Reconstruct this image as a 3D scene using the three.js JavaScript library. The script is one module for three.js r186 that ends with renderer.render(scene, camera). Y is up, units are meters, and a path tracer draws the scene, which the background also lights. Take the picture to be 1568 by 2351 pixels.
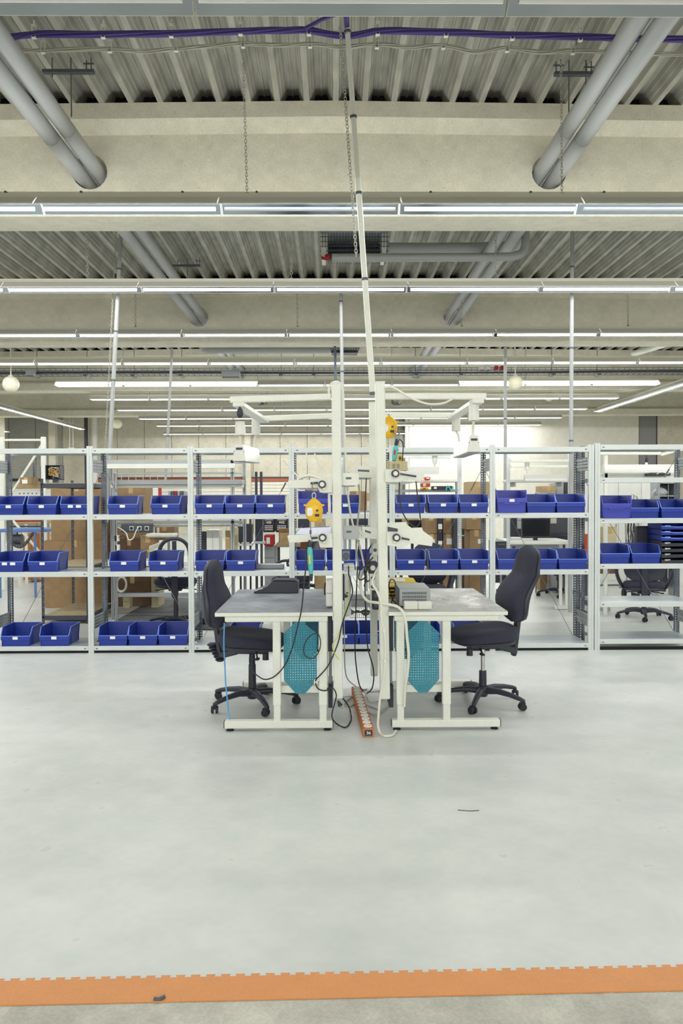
import * as THREE from 'three';
import { mergeGeometries } from 'three/addons/utils/BufferGeometryUtils.js';
import { RectAreaLightUniformsLib } from 'three/addons/lights/RectAreaLightUniformsLib.js';

// ---------------------------------------------------------------- camera, exposure, light levels
const W = 1568, H = 2351, F = 1800;                     // the lens, in pixels of the photograph
const scene = new THREE.Scene();
scene.background = new THREE.Color(0x000000);
const camera = new THREE.PerspectiveCamera(2 * Math.atan(H / 2 / F) * 180 / Math.PI, W / H, 0.05, 200);
const rad = (d) => d * Math.PI / 180;
camera.rotation.order = 'YXZ';
camera.position.set(0, 1.53, 0);
camera.rotation.set(rad(-1.13), rad(-0.6), rad(-0.22));
camera.updateMatrixWorld(true);
const renderer = new THREE.WebGLRenderer({ antialias: true });
renderer.toneMapping = THREE.LinearToneMapping;
renderer.toneMappingExposure = 1.32;
renderer.shadowMap.enabled = true;
RectAreaLightUniformsLib.init();
const LAMP = { color: new THREE.Color(0.985, 0.99, 0.95), down: 40, side: 40, lipY: 4.03 };

// ---------------------------------------------------------------- helpers
const V = (x, y, z) => new THREE.Vector3(x, y, z);
function ray(u, v) { return V((u - W / 2) / F, -(v - H / 2) / F, -1).applyQuaternion(camera.quaternion); }
function P(u, v, D) { const d = ray(u, v); return d.multiplyScalar(D / -d.z).add(camera.position); }      // a photo pixel at a real distance along the hall
function PY(u, v, y) { const d = ray(u, v); return d.multiplyScalar((y - camera.position.y) / d.y).add(camera.position); }
const X = (u, D, v = 1200) => P(u, v, D).x, Y = (v, D, u = 784) => P(u, v, D).y;
let seed = 7;
const rnd = (a = 1, b) => { seed = (seed * 16807) % 2147483647; const t = seed / 2147483647; return b === undefined ? t * a : a + t * (b - a); };

function boxUV(g) {                                      // uv in metres, from the side a face looks to
  const p = g.attributes.position, n = g.attributes.normal, uv = new Float32Array(p.count * 2);
  for (let i = 0; i < p.count; i++) {
    const ax = Math.abs(n.getX(i)), ay = Math.abs(n.getY(i)), az = Math.abs(n.getZ(i));
    if (ay >= ax && ay >= az) { uv[2 * i] = p.getX(i); uv[2 * i + 1] = p.getZ(i); }
    else if (ax >= az) { uv[2 * i] = p.getZ(i); uv[2 * i + 1] = p.getY(i); }
    else { uv[2 * i] = p.getX(i); uv[2 * i + 1] = p.getY(i); }
  }
  g.setAttribute('uv', new THREE.BufferAttribute(uv, 2));
  return g;
}
function cleaned(g) {
  const q = g.index ? g.toNonIndexed() : g.clone();
  for (const k of Object.keys(q.attributes)) if (k !== 'position' && k !== 'normal' && k !== 'uv') q.deleteAttribute(k);
  if (!q.attributes.normal) q.computeVertexNormals();
  if (!q.attributes.uv) boxUV(q);
  q.clearGroups?.();
  return q;
}
function chamferBox(w, h, d, c) {                        // a box with every edge cut at 45 degrees
  c = Math.min(c, w * 0.45, h * 0.45, d * 0.45);
  const hw = w / 2, hh = h / 2, hd = d / 2, pos = [];
  const corner = (sx, sy, sz) => [[sx * hw, sy * (hh - c), sz * (hd - c)], [sx * (hw - c), sy * hh, sz * (hd - c)], [sx * (hw - c), sy * (hh - c), sz * hd]];
  const C = {};
  for (const a of [-1, 1]) for (const b of [-1, 1]) for (const e of [-1, 1]) C[`${a}${b}${e}`] = corner(a, b, e);
  const tri = (a, b, e) => {                             // turned so that it faces away from the middle
    const ab = V(...b).sub(V(...a)), ae = V(...e).sub(V(...a)), n = ab.cross(ae), m = V(...a).add(V(...b)).add(V(...e));
    if (n.dot(m) < 0) pos.push(...a, ...e, ...b); else pos.push(...a, ...b, ...e);
  };
  const quad = (a, b, e, f) => { tri(a, b, e); tri(a, e, f); };
  const k = (s) => C[s];
  for (const s of [-1, 1]) {
    quad(k(`${s}-1-1`)[0], k(`${s}1-1`)[0], k(`${s}11`)[0], k(`${s}-11`)[0]);
    quad(k(`-1${s}-1`)[1], k(`1${s}-1`)[1], k(`1${s}1`)[1], k(`-1${s}1`)[1]);
    quad(k(`-1-1${s}`)[2], k(`1-1${s}`)[2], k(`11${s}`)[2], k(`-11${s}`)[2]);
  }
  for (const a of [-1, 1]) for (const b of [-1, 1]) {
    quad(k(`${a}${b}-1`)[0], k(`${a}${b}1`)[0], k(`${a}${b}1`)[1], k(`${a}${b}-1`)[1]);
    quad(k(`${a}-1${b}`)[0], k(`${a}1${b}`)[0], k(`${a}1${b}`)[2], k(`${a}-1${b}`)[2]);
    quad(k(`-1${a}${b}`)[1], k(`1${a}${b}`)[1], k(`1${a}${b}`)[2], k(`-1${a}${b}`)[2]);
  }
  for (const s of Object.values(C)) tri(...s);
  const g = new THREE.BufferGeometry();
  g.setAttribute('position', new THREE.Float32BufferAttribute(pos, 3));
  g.computeVertexNormals();
  return boxUV(g);
}
const numbered = (() => { const n = {}; return (s) => { const k = n[s] ?? 0; n[s] = k + 1; return k ? `${s}_${String(k).padStart(3, '0')}` : s; }; })();
class Pile {                                             // collects geometry for ONE part
  constructor() { this.g = []; }
  add(g, m) {
    const q = cleaned(g);
    if (m) {
      q.applyMatrix4(m);
      if (m.determinant() < 0) for (const k of Object.keys(q.attributes)) { const a = q.attributes[k], n = a.itemSize; for (let i = 0; i < a.count; i += 3) for (let c = 0; c < n; c++) { const t = a.array[(i + 1) * n + c]; a.array[(i + 1) * n + c] = a.array[(i + 2) * n + c]; a.array[(i + 2) * n + c] = t; } }
    }
    this.g.push(q); return this;
  }
  box(x, y, z, w, h, d, c = 0.002, rot) {
    const g = c > 0 ? chamferBox(w, h, d, c) : boxUV(cleaned(new THREE.BoxGeometry(w, h, d)));
    const m = new THREE.Matrix4();
    if (rot) m.makeRotationFromEuler(new THREE.Euler(...rot));
    return this.add(g, m.setPosition(x, y, z));
  }
  span(x0, x1, y0, y1, z0, z1, c = 0.002) { return this.box((x0 + x1) / 2, (y0 + y1) / 2, (z0 + z1) / 2, Math.abs(x1 - x0), Math.abs(y1 - y0), Math.abs(z1 - z0), c); }
  bar(p, q, w, h, c = 0.002, up = V(0, 1, 0)) {          // a rail from p to q: w across, h along up
    const f = q.clone().sub(p), L = f.length(); f.normalize();
    const side = up.clone().cross(f); if (side.length() < 1e-3) side.set(1, 0, 0); side.normalize();
    const u = f.clone().cross(side).normalize();
    const m = new THREE.Matrix4().makeBasis(side, u, f).setPosition(p.clone().add(q).multiplyScalar(0.5));
    return this.add(c > 0 ? chamferBox(w, h, L, c) : boxUV(cleaned(new THREE.BoxGeometry(w, h, L))), m);
  }
  cyl(p, q, r, r2 = r, n = 16, open = false) {
    const f = q.clone().sub(p), L = f.length();
    const m = new THREE.Matrix4().makeRotationFromQuaternion(new THREE.Quaternion().setFromUnitVectors(V(0, 1, 0), f.normalize())).setPosition(p.clone().add(q).multiplyScalar(0.5));
    return this.add(new THREE.CylinderGeometry(r2, r, L, n, 1, open), m);
  }
  tube(pts, r, n = 6, per = 5, closed = false) {
    const c = new THREE.CatmullRomCurve3(pts, closed, 'centripetal');
    return this.add(new THREE.TubeGeometry(c, Math.max(4, pts.length * per), r, n, closed));
  }
  lathe(prof, m, n = 24) { return this.add(new THREE.LatheGeometry(prof.map(([r, y]) => new THREE.Vector2(r, y)), n), m); }
  ball(x, y, z, rx, ry = rx, rz = rx, n = 20) { return this.add(new THREE.SphereGeometry(1, n, Math.ceil(n * 0.7)), new THREE.Matrix4().makeScale(rx, ry, rz).setPosition(x, y, z)); }
  ext(pts, depth, m, bevel = 0) {                        // a plate: outline (x, y), thickness along z
    const s = pts instanceof THREE.Shape ? pts : new THREE.Shape(pts.map(([x, y]) => new THREE.Vector2(x, y)));
    const g = new THREE.ExtrudeGeometry(s, { depth, bevelEnabled: bevel > 0, bevelThickness: bevel, bevelSize: bevel, bevelOffset: -bevel, bevelSegments: 1, curveSegments: 10 });
    return this.add(boxUV(cleaned(g)), m);
  }
  loft(levels, n = 24, m) { return this.add(loft(levels, n), m); }
  mesh(name, material, parent, label) {
    let g = mergeGeometries(this.g);
    let root = parent; while (root && root.parent && root.parent !== scene) root = root.parent;
    if (root && root.userData.world) g.translate(-root.position.x, -root.position.y, -root.position.z);
    const o = new THREE.Mesh(g, material);
    o.name = parent ? name : numbered(name);
    o.castShadow = o.receiveShadow = true;
    if (parent) { const used = parent.children.filter((c) => c.name === name || c.name.startsWith(name + '_0')).length; if (used) o.name = `${name}_${String(used).padStart(3, '0')}`; }
    (parent ?? scene).add(o);
    if (label) o.userData.label = label;
    return o;
  }
}
const pile = () => new Pile();
function loft(levels, n = 24) {                          // rings of points, each a superellipse {x, y, z, rx, rz, p, tilt}
  const rings = levels.map((l) => {
    const r = [];
    for (let i = 0; i < n; i++) {
      const a = i / n * 2 * Math.PI, c = Math.cos(a), s = Math.sin(a), e = 2 / (l.p ?? 2.6);
      const dx = Math.sign(c) * Math.pow(Math.abs(c), e) * l.rx, dz = Math.sign(s) * Math.pow(Math.abs(s), e) * l.rz;
      r.push(V((l.x ?? 0) + dx, l.y + (l.bx ?? 0) * dx * dx + (l.bz ?? 0) * dz, (l.z ?? 0) + dz));
    }
    return r;
  });
  const pos = [], idx = [];
  for (const r of rings) for (const q of r) pos.push(q.x, q.y, q.z);
  for (let k = 0; k + 1 < rings.length; k++) for (let i = 0; i < n; i++) {
    const a = k * n + i, b = k * n + (i + 1) % n, c = a + n, d = b + n;
    idx.push(a, c, b, b, c, d);
  }
  const cap = (k, flip) => { const o = pos.length / 3, m = V(0, 0, 0); rings[k].forEach((q) => m.add(q)); m.multiplyScalar(1 / n); pos.push(m.x, m.y, m.z); for (let i = 0; i < n; i++) flip ? idx.push(o, k * n + i, k * n + (i + 1) % n) : idx.push(o, k * n + (i + 1) % n, k * n + i); };
  cap(0, true); cap(rings.length - 1, false);
  const g = new THREE.BufferGeometry();
  g.setAttribute('position', new THREE.Float32BufferAttribute(pos, 3));
  g.setIndex(idx);
  g.computeVertexNormals();
  return g;
}
function thing(name, label, category, at = V(0, 0, 0), group, turn = 0) {
  const o = new THREE.Group();
  o.name = numbered(name); o.position.copy(at); o.rotation.y = turn;
  o.userData = { label, category };
  if (turn === 0) o.userData.world = true;               // its parts are given in world coordinates
  if (group) o.userData.group = group;
  scene.add(o);
  return o;
}
function proto(name, label, category, group) { const o = thing(name, label, category, V(0, 0, 0), group); o.userData.world = false; return o; }
function copy(src, name, label, at, turn = 0, group) {
  const o = src.clone(); o.name = numbered(name); o.position.copy(at); o.rotation.y = turn; scene.add(o);
  o.userData = { ...src.userData, label }; if (group) o.userData.group = group;
  return o;
}
function structure(name) { const o = new THREE.Group(); o.name = numbered(name); o.userData = { kind: 'structure' }; scene.add(o); return o; }
const kind = (o, k) => { o.userData.kind = k; return o; };
function single(p, name, m, label, category, group) {   // a thing that is one mesh
  const o = p.mesh(name, m); Object.assign(o.userData, { label, category }); if (group) o.userData.group = group;
  return o;
}

// ---------------------------------------------------------------- textures and materials
function noise2(size, cells, s) {                        // smooth noise that repeats
  const g = []; let q = s; const r = () => { q = (q * 16807) % 2147483647; return q / 2147483647; };
  for (let i = 0; i < cells * cells; i++) g.push(r());
  return (x, y) => {
    const fx = x / size * cells, fy = y / size * cells, ix = Math.floor(fx), iy = Math.floor(fy), tx = fx - ix, ty = fy - iy, sx = tx * tx * (3 - 2 * tx), sy = ty * ty * (3 - 2 * ty);
    const at = (a, b) => g[((b % cells) + cells) % cells * cells + ((a % cells) + cells) % cells];
    return (at(ix, iy) * (1 - sx) + at(ix + 1, iy) * sx) * (1 - sy) + (at(ix, iy + 1) * (1 - sx) + at(ix + 1, iy + 1) * sx) * sy;
  };
}
function texture(size, metres, f, srgb = true) {
  const d = new Uint8Array(size * size * 4);
  for (let y = 0; y < size; y++) for (let x = 0; x < size; x++) { const c = f(x, y), i = (y * size + x) * 4; for (let k = 0; k < 3; k++) d[i + k] = Math.max(0, Math.min(255, (Array.isArray(c) ? c[k] : c) * 255)); d[i + 3] = 255; }
  const t = new THREE.DataTexture(d, size, size);
  t.wrapS = t.wrapT = THREE.RepeatWrapping; t.magFilter = THREE.LinearFilter; t.minFilter = THREE.LinearMipmapLinearFilter; t.generateMipmaps = true;
  t.repeat.set(1 / metres, 1 / metres);
  if (srgb) t.colorSpace = THREE.SRGBColorSpace;
  t.needsUpdate = true;
  return t;
}
const nA = noise2(512, 8, 11), nB = noise2(512, 32, 23), nC = noise2(512, 128, 37), nD = noise2(512, 256, 51);
const T = {
  concrete: texture(512, 2.4, (x, y) => 0.93 + 0.05 * (nA(x, y) - 0.5) + 0.05 * (nB(x, y) - 0.5) + 0.06 * (nD(x, y) - 0.5) - (nC(x, y) > 0.965 ? 0.12 : 0)),
  floor: texture(1024, 3.7, (x, y) => { const a = nA(x / 2, y / 2), b = nB(x / 2, y / 2), s = nC(x / 2, y / 2); const k = 0.955 + 0.045 * (a - 0.5) + 0.035 * (b - 0.5) + 0.02 * (s - 0.5) - (b > 0.93 && s > 0.6 ? 0.05 : 0); return [k * (0.985 + 0.02 * b), k, k * (1.005 - 0.012 * a)]; }),
  slab: texture(512, 1.7, (x, y) => 0.9 + 0.12 * (nA(x, y) - 0.5) + 0.1 * (nB(x, y) - 0.5) + 0.08 * (nD(x, y) - 0.5)),
  zinc: texture(256, 0.6, (x, y) => 0.9 + 0.1 * (nA(x * 2, y * 2) - 0.5) + 0.08 * (nB(x * 2, y * 2) - 0.5) + 0.05 * (nD(x * 2, y * 2) - 0.5)),
  deck: texture(256, 1.3, (x, y) => 0.9 + 0.12 * (nA(x * 2, y * 2) - 0.5) + 0.1 * (nC(x * 2, y / 8) - 0.5)),
  card: texture(256, 0.5, (x, y) => 0.93 + 0.06 * (nC(x * 2, y / 6) - 0.5) + 0.08 * (nA(x * 2, y * 2) - 0.5)),
  cloth: texture(256, 0.12, (x, y) => 0.82 + 0.25 * (nD(x * 2, y * 2) - 0.5) + 0.12 * (nB(x * 2, y * 2) - 0.5)),
  paint: texture(256, 0.8, (x, y) => 0.965 + 0.03 * (nA(x * 2, y * 2) - 0.5) + 0.025 * (nC(x * 2, y * 2) - 0.5)),
  worn: texture(512, 1.3, (x, y) => { const a = nA(x, y * 0.6), b = nB(x, y), k = 0.8 + 0.25 * (a - 0.5) + 0.12 * (b - 0.5); return k; }),
  rough: texture(256, 0.9, (x, y) => 0.55 + 0.5 * (nA(x * 2, y * 2) - 0.5) + 0.25 * (nC(x * 2, y * 2) - 0.5), false),
  clothBump: texture(256, 0.05, (x, y) => nD(x * 2, y * 2), false),
};
function mat(name, color, roughness = 0.5, metalness = 0, extra = {}) {
  const m = new THREE.MeshPhysicalMaterial({ color, roughness, metalness, ...extra });
  m.name = name; m.side = THREE.DoubleSide;
  return m;
}
const M = {
  floor: mat('sealed floor', 0xdfe2df, 0.34, 0, { map: T.floor }),
  slab: mat('bare concrete floor', 0xd9d8cc, 0.7, 0, { map: T.slab }),
  orange: mat('orange edging', 0xe89a55, 0.55, 0, { map: T.paint }),
  concrete: mat('painted concrete', 0xf1eddb, 0.85, 0, { map: T.concrete, bumpMap: T.concrete, bumpScale: 0.0006 }),
  wall: mat('wall panel', 0xece6d3, 0.85, 0, { map: T.concrete }),
  wallGrey: mat('grey wall panel', 0xc6c7c2, 0.85, 0, { map: T.concrete }),
  wallWhite: mat('white wall', 0xfbf8ec, 0.85, 0, { map: T.paint }),
  deck: mat('steel deck', 0xd0cfc6, 0.5, 0.15, { map: T.deck }),
  dark: mat('dark filler', 0x1d1f26, 0.9),
  pipe: mat('grey pipe', 0xb4b7b8, 0.45, 0.05, { map: T.paint }),
  white: mat('white enamel', 0xf3f3ee, 0.4, 0, { map: T.paint }),
  cream: mat('cream enamel', 0xf3f5ec, 0.45, 0, { map: T.paint }),
  lampBody: mat('lamp enamel', 0xdcdbd0, 0.4, 0, {}),
  mirror: mat('mirror reflector', 0xb4bfcc, 0.12, 1),
  tubeOff: mat('unlit tube', 0xf0f0ee, 0.35),
  wingPaintedGlow: mat('translucent lit wing light', 0xf6f2e4, 0.5, 0, { emissive: new THREE.Color(1, 0.98, 0.9), emissiveIntensity: 0.75 }),
  tube: mat('fluorescent tube light', 0xffffff, 0.4, 0, { emissive: new THREE.Color(1, 0.98, 0.93), emissiveIntensity: 3.2 }),
  zinc: mat('zinc sheet', 0xb9c0c4, 0.42, 0.55, { map: T.zinc }),
  zincPost: mat('zinc post', 0xdde3e3, 0.42, 0.12, { map: T.paint }),
  zincDark: mat('zinc perforated', 0x727b88, 0.42, 0.6, { map: T.zinc }),
  steel: mat('steel rod', 0x8a8d92, 0.35, 0.85),
  chainSteel: mat('pale chain steel', 0xb9b9b0, 0.45, 0.3),
  shelfDeck: mat('zinc shelf deck', 0xc2ccd3, 0.36, 0.25, { map: T.paint }),
  chrome: mat('chrome', 0xc9c9c4, 0.2, 0.95),
  blue: mat('blue plastic', 0x1a389f, 0.4),
  blueEdge: mat('blue plastic worn edge', 0x6f8fe0, 0.35),
  violet: mat('violet blue plastic', 0x3a44b0, 0.38),
  violetEdge: mat('violet blue edge', 0x565fd0, 0.38),
  paper: mat('white paper', 0xf4f4ef, 0.8),
  black: mat('black plastic', 0x343644, 0.45),
  blackSoft: mat('black rubber', 0x2a2b36, 0.65),
  fabric: mat('charcoal upholstery', 0x47495d, 0.95, 0, { map: T.cloth, sheen: 0.35, sheenRoughness: 0.6, sheenColor: new THREE.Color(0.5, 0.5, 0.55), bumpMap: T.clothBump, bumpScale: 0.0006 }),
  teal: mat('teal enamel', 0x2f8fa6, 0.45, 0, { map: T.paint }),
  tealShaded: mat('teal enamel with painted shade', 0x1f6f86, 0.5),
  aqua: mat('aqua plastic', 0x5cc3bd, 0.4),
  yellow: mat('yellow plastic', 0xf3c128, 0.35),
  yellowSoft: mat('yellow card', 0xe8d05a, 0.7),
  grey: mat('grey enamel', 0xb0b4b6, 0.45, 0.1, { map: T.paint }),
  greyDark: mat('dark grey enamel', 0x5f646c, 0.5, 0.2),
  anthracite: mat('anthracite steel', 0x4a4d57, 0.5, 0.4),
  top: mat('grey worktop', 0xb6bdc6, 0.6, 0, { map: T.worn }),
  topWorn: mat('worn pale worktop', 0xd6d6d0, 0.62, 0, { map: T.worn, roughnessMap: T.rough }),
  card: mat('cardboard', 0xa98b66, 0.85, 0, { map: T.card }),
  cardLight: mat('pale cardboard', 0xcbb083, 0.85, 0, { map: T.card }),
  cardDark: mat('brown cardboard', 0x7d6350, 0.85, 0, { map: T.card }),
  cardPale: mat('buff cardboard', 0xd8cda6, 0.85, 0, { map: T.card }),
  wood: mat('pale chipboard', 0xb9a988, 0.75, 0, { map: T.card }),
  purple: mat('purple cable', 0x4a3a86, 0.45),
  cable: mat('black cable', 0x2c2d31, 0.5),
  cableGrey: mat('grey cable', 0xbfbeb2, 0.5),
  cableWhite: mat('white cable', 0xe9e8da, 0.45),
  cableBlue: mat('blue cable', 0x5aa2e6, 0.45),
  cableGreen: mat('yellow green wire', 0xc9cf5a, 0.5),
  red: mat('red enamel', 0xb5272b, 0.5),
  orangeBox: mat('orange plastic', 0xd8552c, 0.5),
  brick: mat('brick red panel', 0xb46a52, 0.7),
  screen: mat('dark screen', 0x16181d, 0.2),
  glass: mat('clear tray plastic', 0x9aa2d0, 0.35, 0, { transmission: 0.25, thickness: 0 }),
  green: mat('dark green', 0x3f5c47, 0.7),
};

// ---------------------------------------------------------------- the hall: floor, walls, roof
const XL = -13.5, XR = 13.4, ZB = -32.8, ZF = 21, FRONT = 7.6, BAY = 6.2, LIP = LAMP.lipY;
const gable = (x) => 5.33 - 0.012 * Math.abs(x);
{
  // where the orange edging lies: its long edges on the floor, read from the photo
  const a0 = PY(0, 2249, 0.006), a1 = PY(1568, 2216, 0.006), b0 = PY(0, 2305, 0), b1 = PY(1568, 2271, 0);
  const dir = a1.clone().sub(a0).normalize(), nrm = V(dir.z, 0, -dir.x); if (nrm.z > 0) nrm.negate();   // nrm points into the hall
  const width = b0.clone().sub(a0).dot(nrm.clone().negate());
  const mid = a0.clone().add(a1).multiplyScalar(0.5); mid.y = 0;
  const basis = new THREE.Matrix4().makeBasis(dir, nrm.clone().negate(), V(0, 1, 0));   // x along, y towards the camera, z up
  basis.setPosition(mid.x, -0.006, mid.z);
  // bare slab under everything
  const fl = structure('floor');
  pile().span(XL, XR, -0.3, -0.006, ZB, ZF, 0).mesh('concrete_slab', M.slab, fl);
  // vinyl tile floor: starts at the edging's toothed side
  const L = XR - XL, far = 60, s = new THREE.Shape();
  const clip = [[-16, 0.012], [16, 0.012], [16, -31.2], [-16, -31.2]];
  s.moveTo(...clip[0]); for (const c of clip.slice(1)) s.lineTo(...c);
  pile().ext(s, 0.006, basis).mesh('tile_floor', M.floor, fl);
  // the edging itself: half-metre pieces with dovetail teeth
  const pitch = 0.0476, per = 10, step = pitch * per;
  const piece = new THREE.Shape();
  piece.moveTo(0, width); piece.lineTo(0, 0);
  for (let i = 0; i < per; i++) { const x = i * pitch; piece.lineTo(x + 0.013, 0); piece.lineTo(x + 0.009, -0.012); piece.lineTo(x + 0.0385, -0.012); piece.lineTo(x + 0.0345, 0); }
  piece.lineTo(step, 0); piece.lineTo(step, width); piece.closePath();
  for (let k = -5; k <= 4; k++) {
    const words = ['first', 'second', 'third', 'fourth', 'fifth', 'sixth', 'seventh', 'eighth', 'ninth', 'tenth'];
    const at = V(k * step + 0.02, 0, 0).applyMatrix4(basis); at.y = -0.006;
    const e = thing('edging_strip', `orange dovetailed floor edging piece, ${words[k + 5]} from the left end of the strip`, 'floor edging', at, 'orange edging along the vinyl floor');
    const m = basis.clone().setPosition(at.x, at.y, at.z);
    const g = new THREE.ExtrudeGeometry(piece, { depth: 0.0075, bevelEnabled: false });
    const p = g.attributes.position; for (let i = 0; i < p.count; i++) if (p.getZ(i) > 0.004 && p.getY(i) > width - 0.001) p.setZ(i, 0.004);   // ramps down to the slab
    g.computeVertexNormals();
    pile().add(boxUV(cleaned(g)), m).mesh('ramp', M.orange, e);
  }
}
// small black scuffs left on the vinyl
{
  const scuff = (u0, v0, u1, v1, label, w = 0.006) => { const a = PY(u0, v0, 0.0008), b = PY(u1, v1, 0.0008), c = a.clone().lerp(b, 0.5).add(V(0, 0, 0.008)); single(pile().tube([a, c, b], w / 2, 4, 4), 'tape_scrap', M.greyDark, label, 'scrap'); };
  scuff(1051, 1860, 1100, 1861, 'dark thread of tape lying on the open pale floor', 0.006);
  scuff(354, 2293, 378, 2288, 'grey scrap stuck on the rim of the orange edging', 0.014);
}
const wallBox = (st, name, m, x0, x1, y0, y1, z0, z1) => pile().span(x0, x1, y0, y1, z0, z1, 0.008).mesh(name, m, st);
{
  const wb = structure('wall_back');
  pile().span(XL - 0.3, XR + 0.3, -0.3, 5.7, ZB - 0.4, ZB - 0.12, 0).mesh('backing', M.wallGrey, wb);
  const x0 = X(200, 32.8), xw = X(938, 32.8);
  for (let x = XL; x < XR - 0.1; x += 1.13) { const e = Math.min(x + 1.115, XR); if (e < x0) wallBox(wb, 'wall_panel', M.wallGrey, x, e, 0, 5.4, ZB - 0.12, ZB - 0.02); else if (x < xw) wallBox(wb, 'wall_panel', M.wall, x, e, 0, 5.4, ZB - 0.12, ZB); }
  const DP = 28.4, wp = structure('wall_partition'), pa = X(940, DP), pb = X(1466, DP), pc = X(1508, DP);
  pile().span(pa, pb, 0, 5.16, -DP - 0.14, -DP, 0.01).mesh('plastered_panel', M.wallWhite, wp);
  pile().span(pa - 0.14, pa - 0.02, 0, 5.16, -DP - 0.16, -DP + 0.02, 0.01).mesh('end_trim', M.wallWhite, wp);
  pile().span(pb + 0.03, pc, 0, 5.16, -DP - 0.2, -DP - 0.06, 0.01).mesh('grey_panel', M.greyPanel ??= mat('grey panel', 0x9a9c9c, 0.85), wp);
  pile().span(pc + 0.02, XR, 0, 5.16, -DP - 0.2, -DP - 0.04, 0.01).mesh('end_panel', M.wall, wp);
  pile().span(pc - 0.015, pc + 0.02, 0, 5.16, -DP - 0.08, -DP - 0.03, 0.005).mesh('corner_post', M.anthracite, wp);
  const wl = structure('wall_left'), wr = structure('wall_right'), wf = structure('wall_front');
  pile().span(XL - 0.4, XL - 0.12, -0.3, 5.7, ZB, ZF, 0).mesh('backing', M.wallGrey, wl);
  pile().span(XR + 0.12, XR + 0.4, -0.3, 5.7, ZB, ZF, 0).mesh('backing', M.wallGrey, wr);
  for (let z = ZB; z < ZF; z += 1.22) {
    wallBox(wl, 'wall_panel', M.wall, XL - 0.12, XL, 0, 5.4, z, Math.min(z + 1.2, ZF));
    wallBox(wr, 'wall_panel', M.wall, XR, XR + 0.12, 0, 5.4, z, Math.min(z + 1.2, ZF));
  }
  pile().span(XL - 0.4, XR + 0.4, -0.3, 5.7, ZF, ZF + 0.3, 0).mesh('plaster', M.wall, wf);
  // pillars against the back and side walls, and a pale frieze of red brick boards low on the back wall
  for (const [u0, u1, D] of [[119, 135, 31.8], [0, 14, 27]]) { const c = kind(pile().span(X(u0, D), X(u1, D), 0, 5.2, -D, -D + 0.3, 0.02).mesh('wall_pillar', M.wall), 'structure'); }
  for (const [u, m] of [[196, M.anthracite], [215, M.white]]) kind(pile().span(X(u, 31.5), X(u, 31.5) + (m === M.white ? 0.16 : 0.12), 0, 5.1, -31.6, -31.45, 0.01).mesh('wall_post', m), 'structure');
  kind(pile().span(X(560, 32.2), X(575, 32.2), 0, 5, ZB, ZB + 0.35, 0.02).mesh('wall_pillar', M.wall), 'structure');
  kind(pile().span(X(918, 32.2), X(926, 32.2), 0, 5, ZB, ZB + 0.5, 0.02).mesh('wall_pillar', M.wallGrey), 'structure');
}
// steel deck of the roof, one sheet per bay, ribs running down the hall
{
  const ce = structure('ceiling');
  const prof = [[-0.026, 0], [0.026, 0], [0.041, 0.048], [0.048, 0.053], [0.063, 0.1], [0.07, 0.105], [0.084, 0.152], [0.125, 0.152], [0.132, 0.142], [0.148, 0.142], [0.155, 0.152], [0.196, 0.152], [0.21, 0.105], [0.217, 0.1], [0.232, 0.053], [0.239, 0.048], [0.254, 0]];
  const off = 0.1;
  for (let k = -4; k < 5; k++) {
    const z0 = k === 4 ? ZB : -(FRONT + k * BAY) - BAY + 0.22 - 0.45, z1 = k === -4 ? ZF : -(FRONT + (k - 1) * BAY) - BAY - 0.2 + 0.2 - 0.22;
    const pos = [], uv = [];
    for (let x = XL; x < XR; x += 0.28) for (let i = 0; i < prof.length; i++) {
      const a = prof[i], b = i + 1 < prof.length ? prof[i + 1] : [0.254 + 0.0, 0];
      if (i + 1 === prof.length) continue;
      const xa = x + off + a[0], xb = x + off + b[0], ya = gable(xa) + a[1], yb = gable(xb) + b[1];
      pos.push(xa, ya, z0, xb, yb, z0, xb, yb, z1, xa, ya, z0, xb, yb, z1, xa, ya, z1);
      for (const [xx, zz] of [[xa, z0], [xb, z0], [xb, z1], [xa, z0], [xb, z1], [xa, z1]]) uv.push(xx, zz);
    }
    const g = new THREE.BufferGeometry();
    g.setAttribute('position', new THREE.Float32BufferAttribute(pos, 3)); g.setAttribute('uv', new THREE.Float32BufferAttribute(uv, 2)); g.computeVertexNormals();
    pile().add(g).mesh('deck_sheet', M.deck, ce);
  }
  pile().span(XL - 0.4, XR + 0.4, 5.52, 5.8, ZB - 0.4, ZF + 0.3, 0).mesh('roof_slab', M.dark, ce);
}
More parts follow.
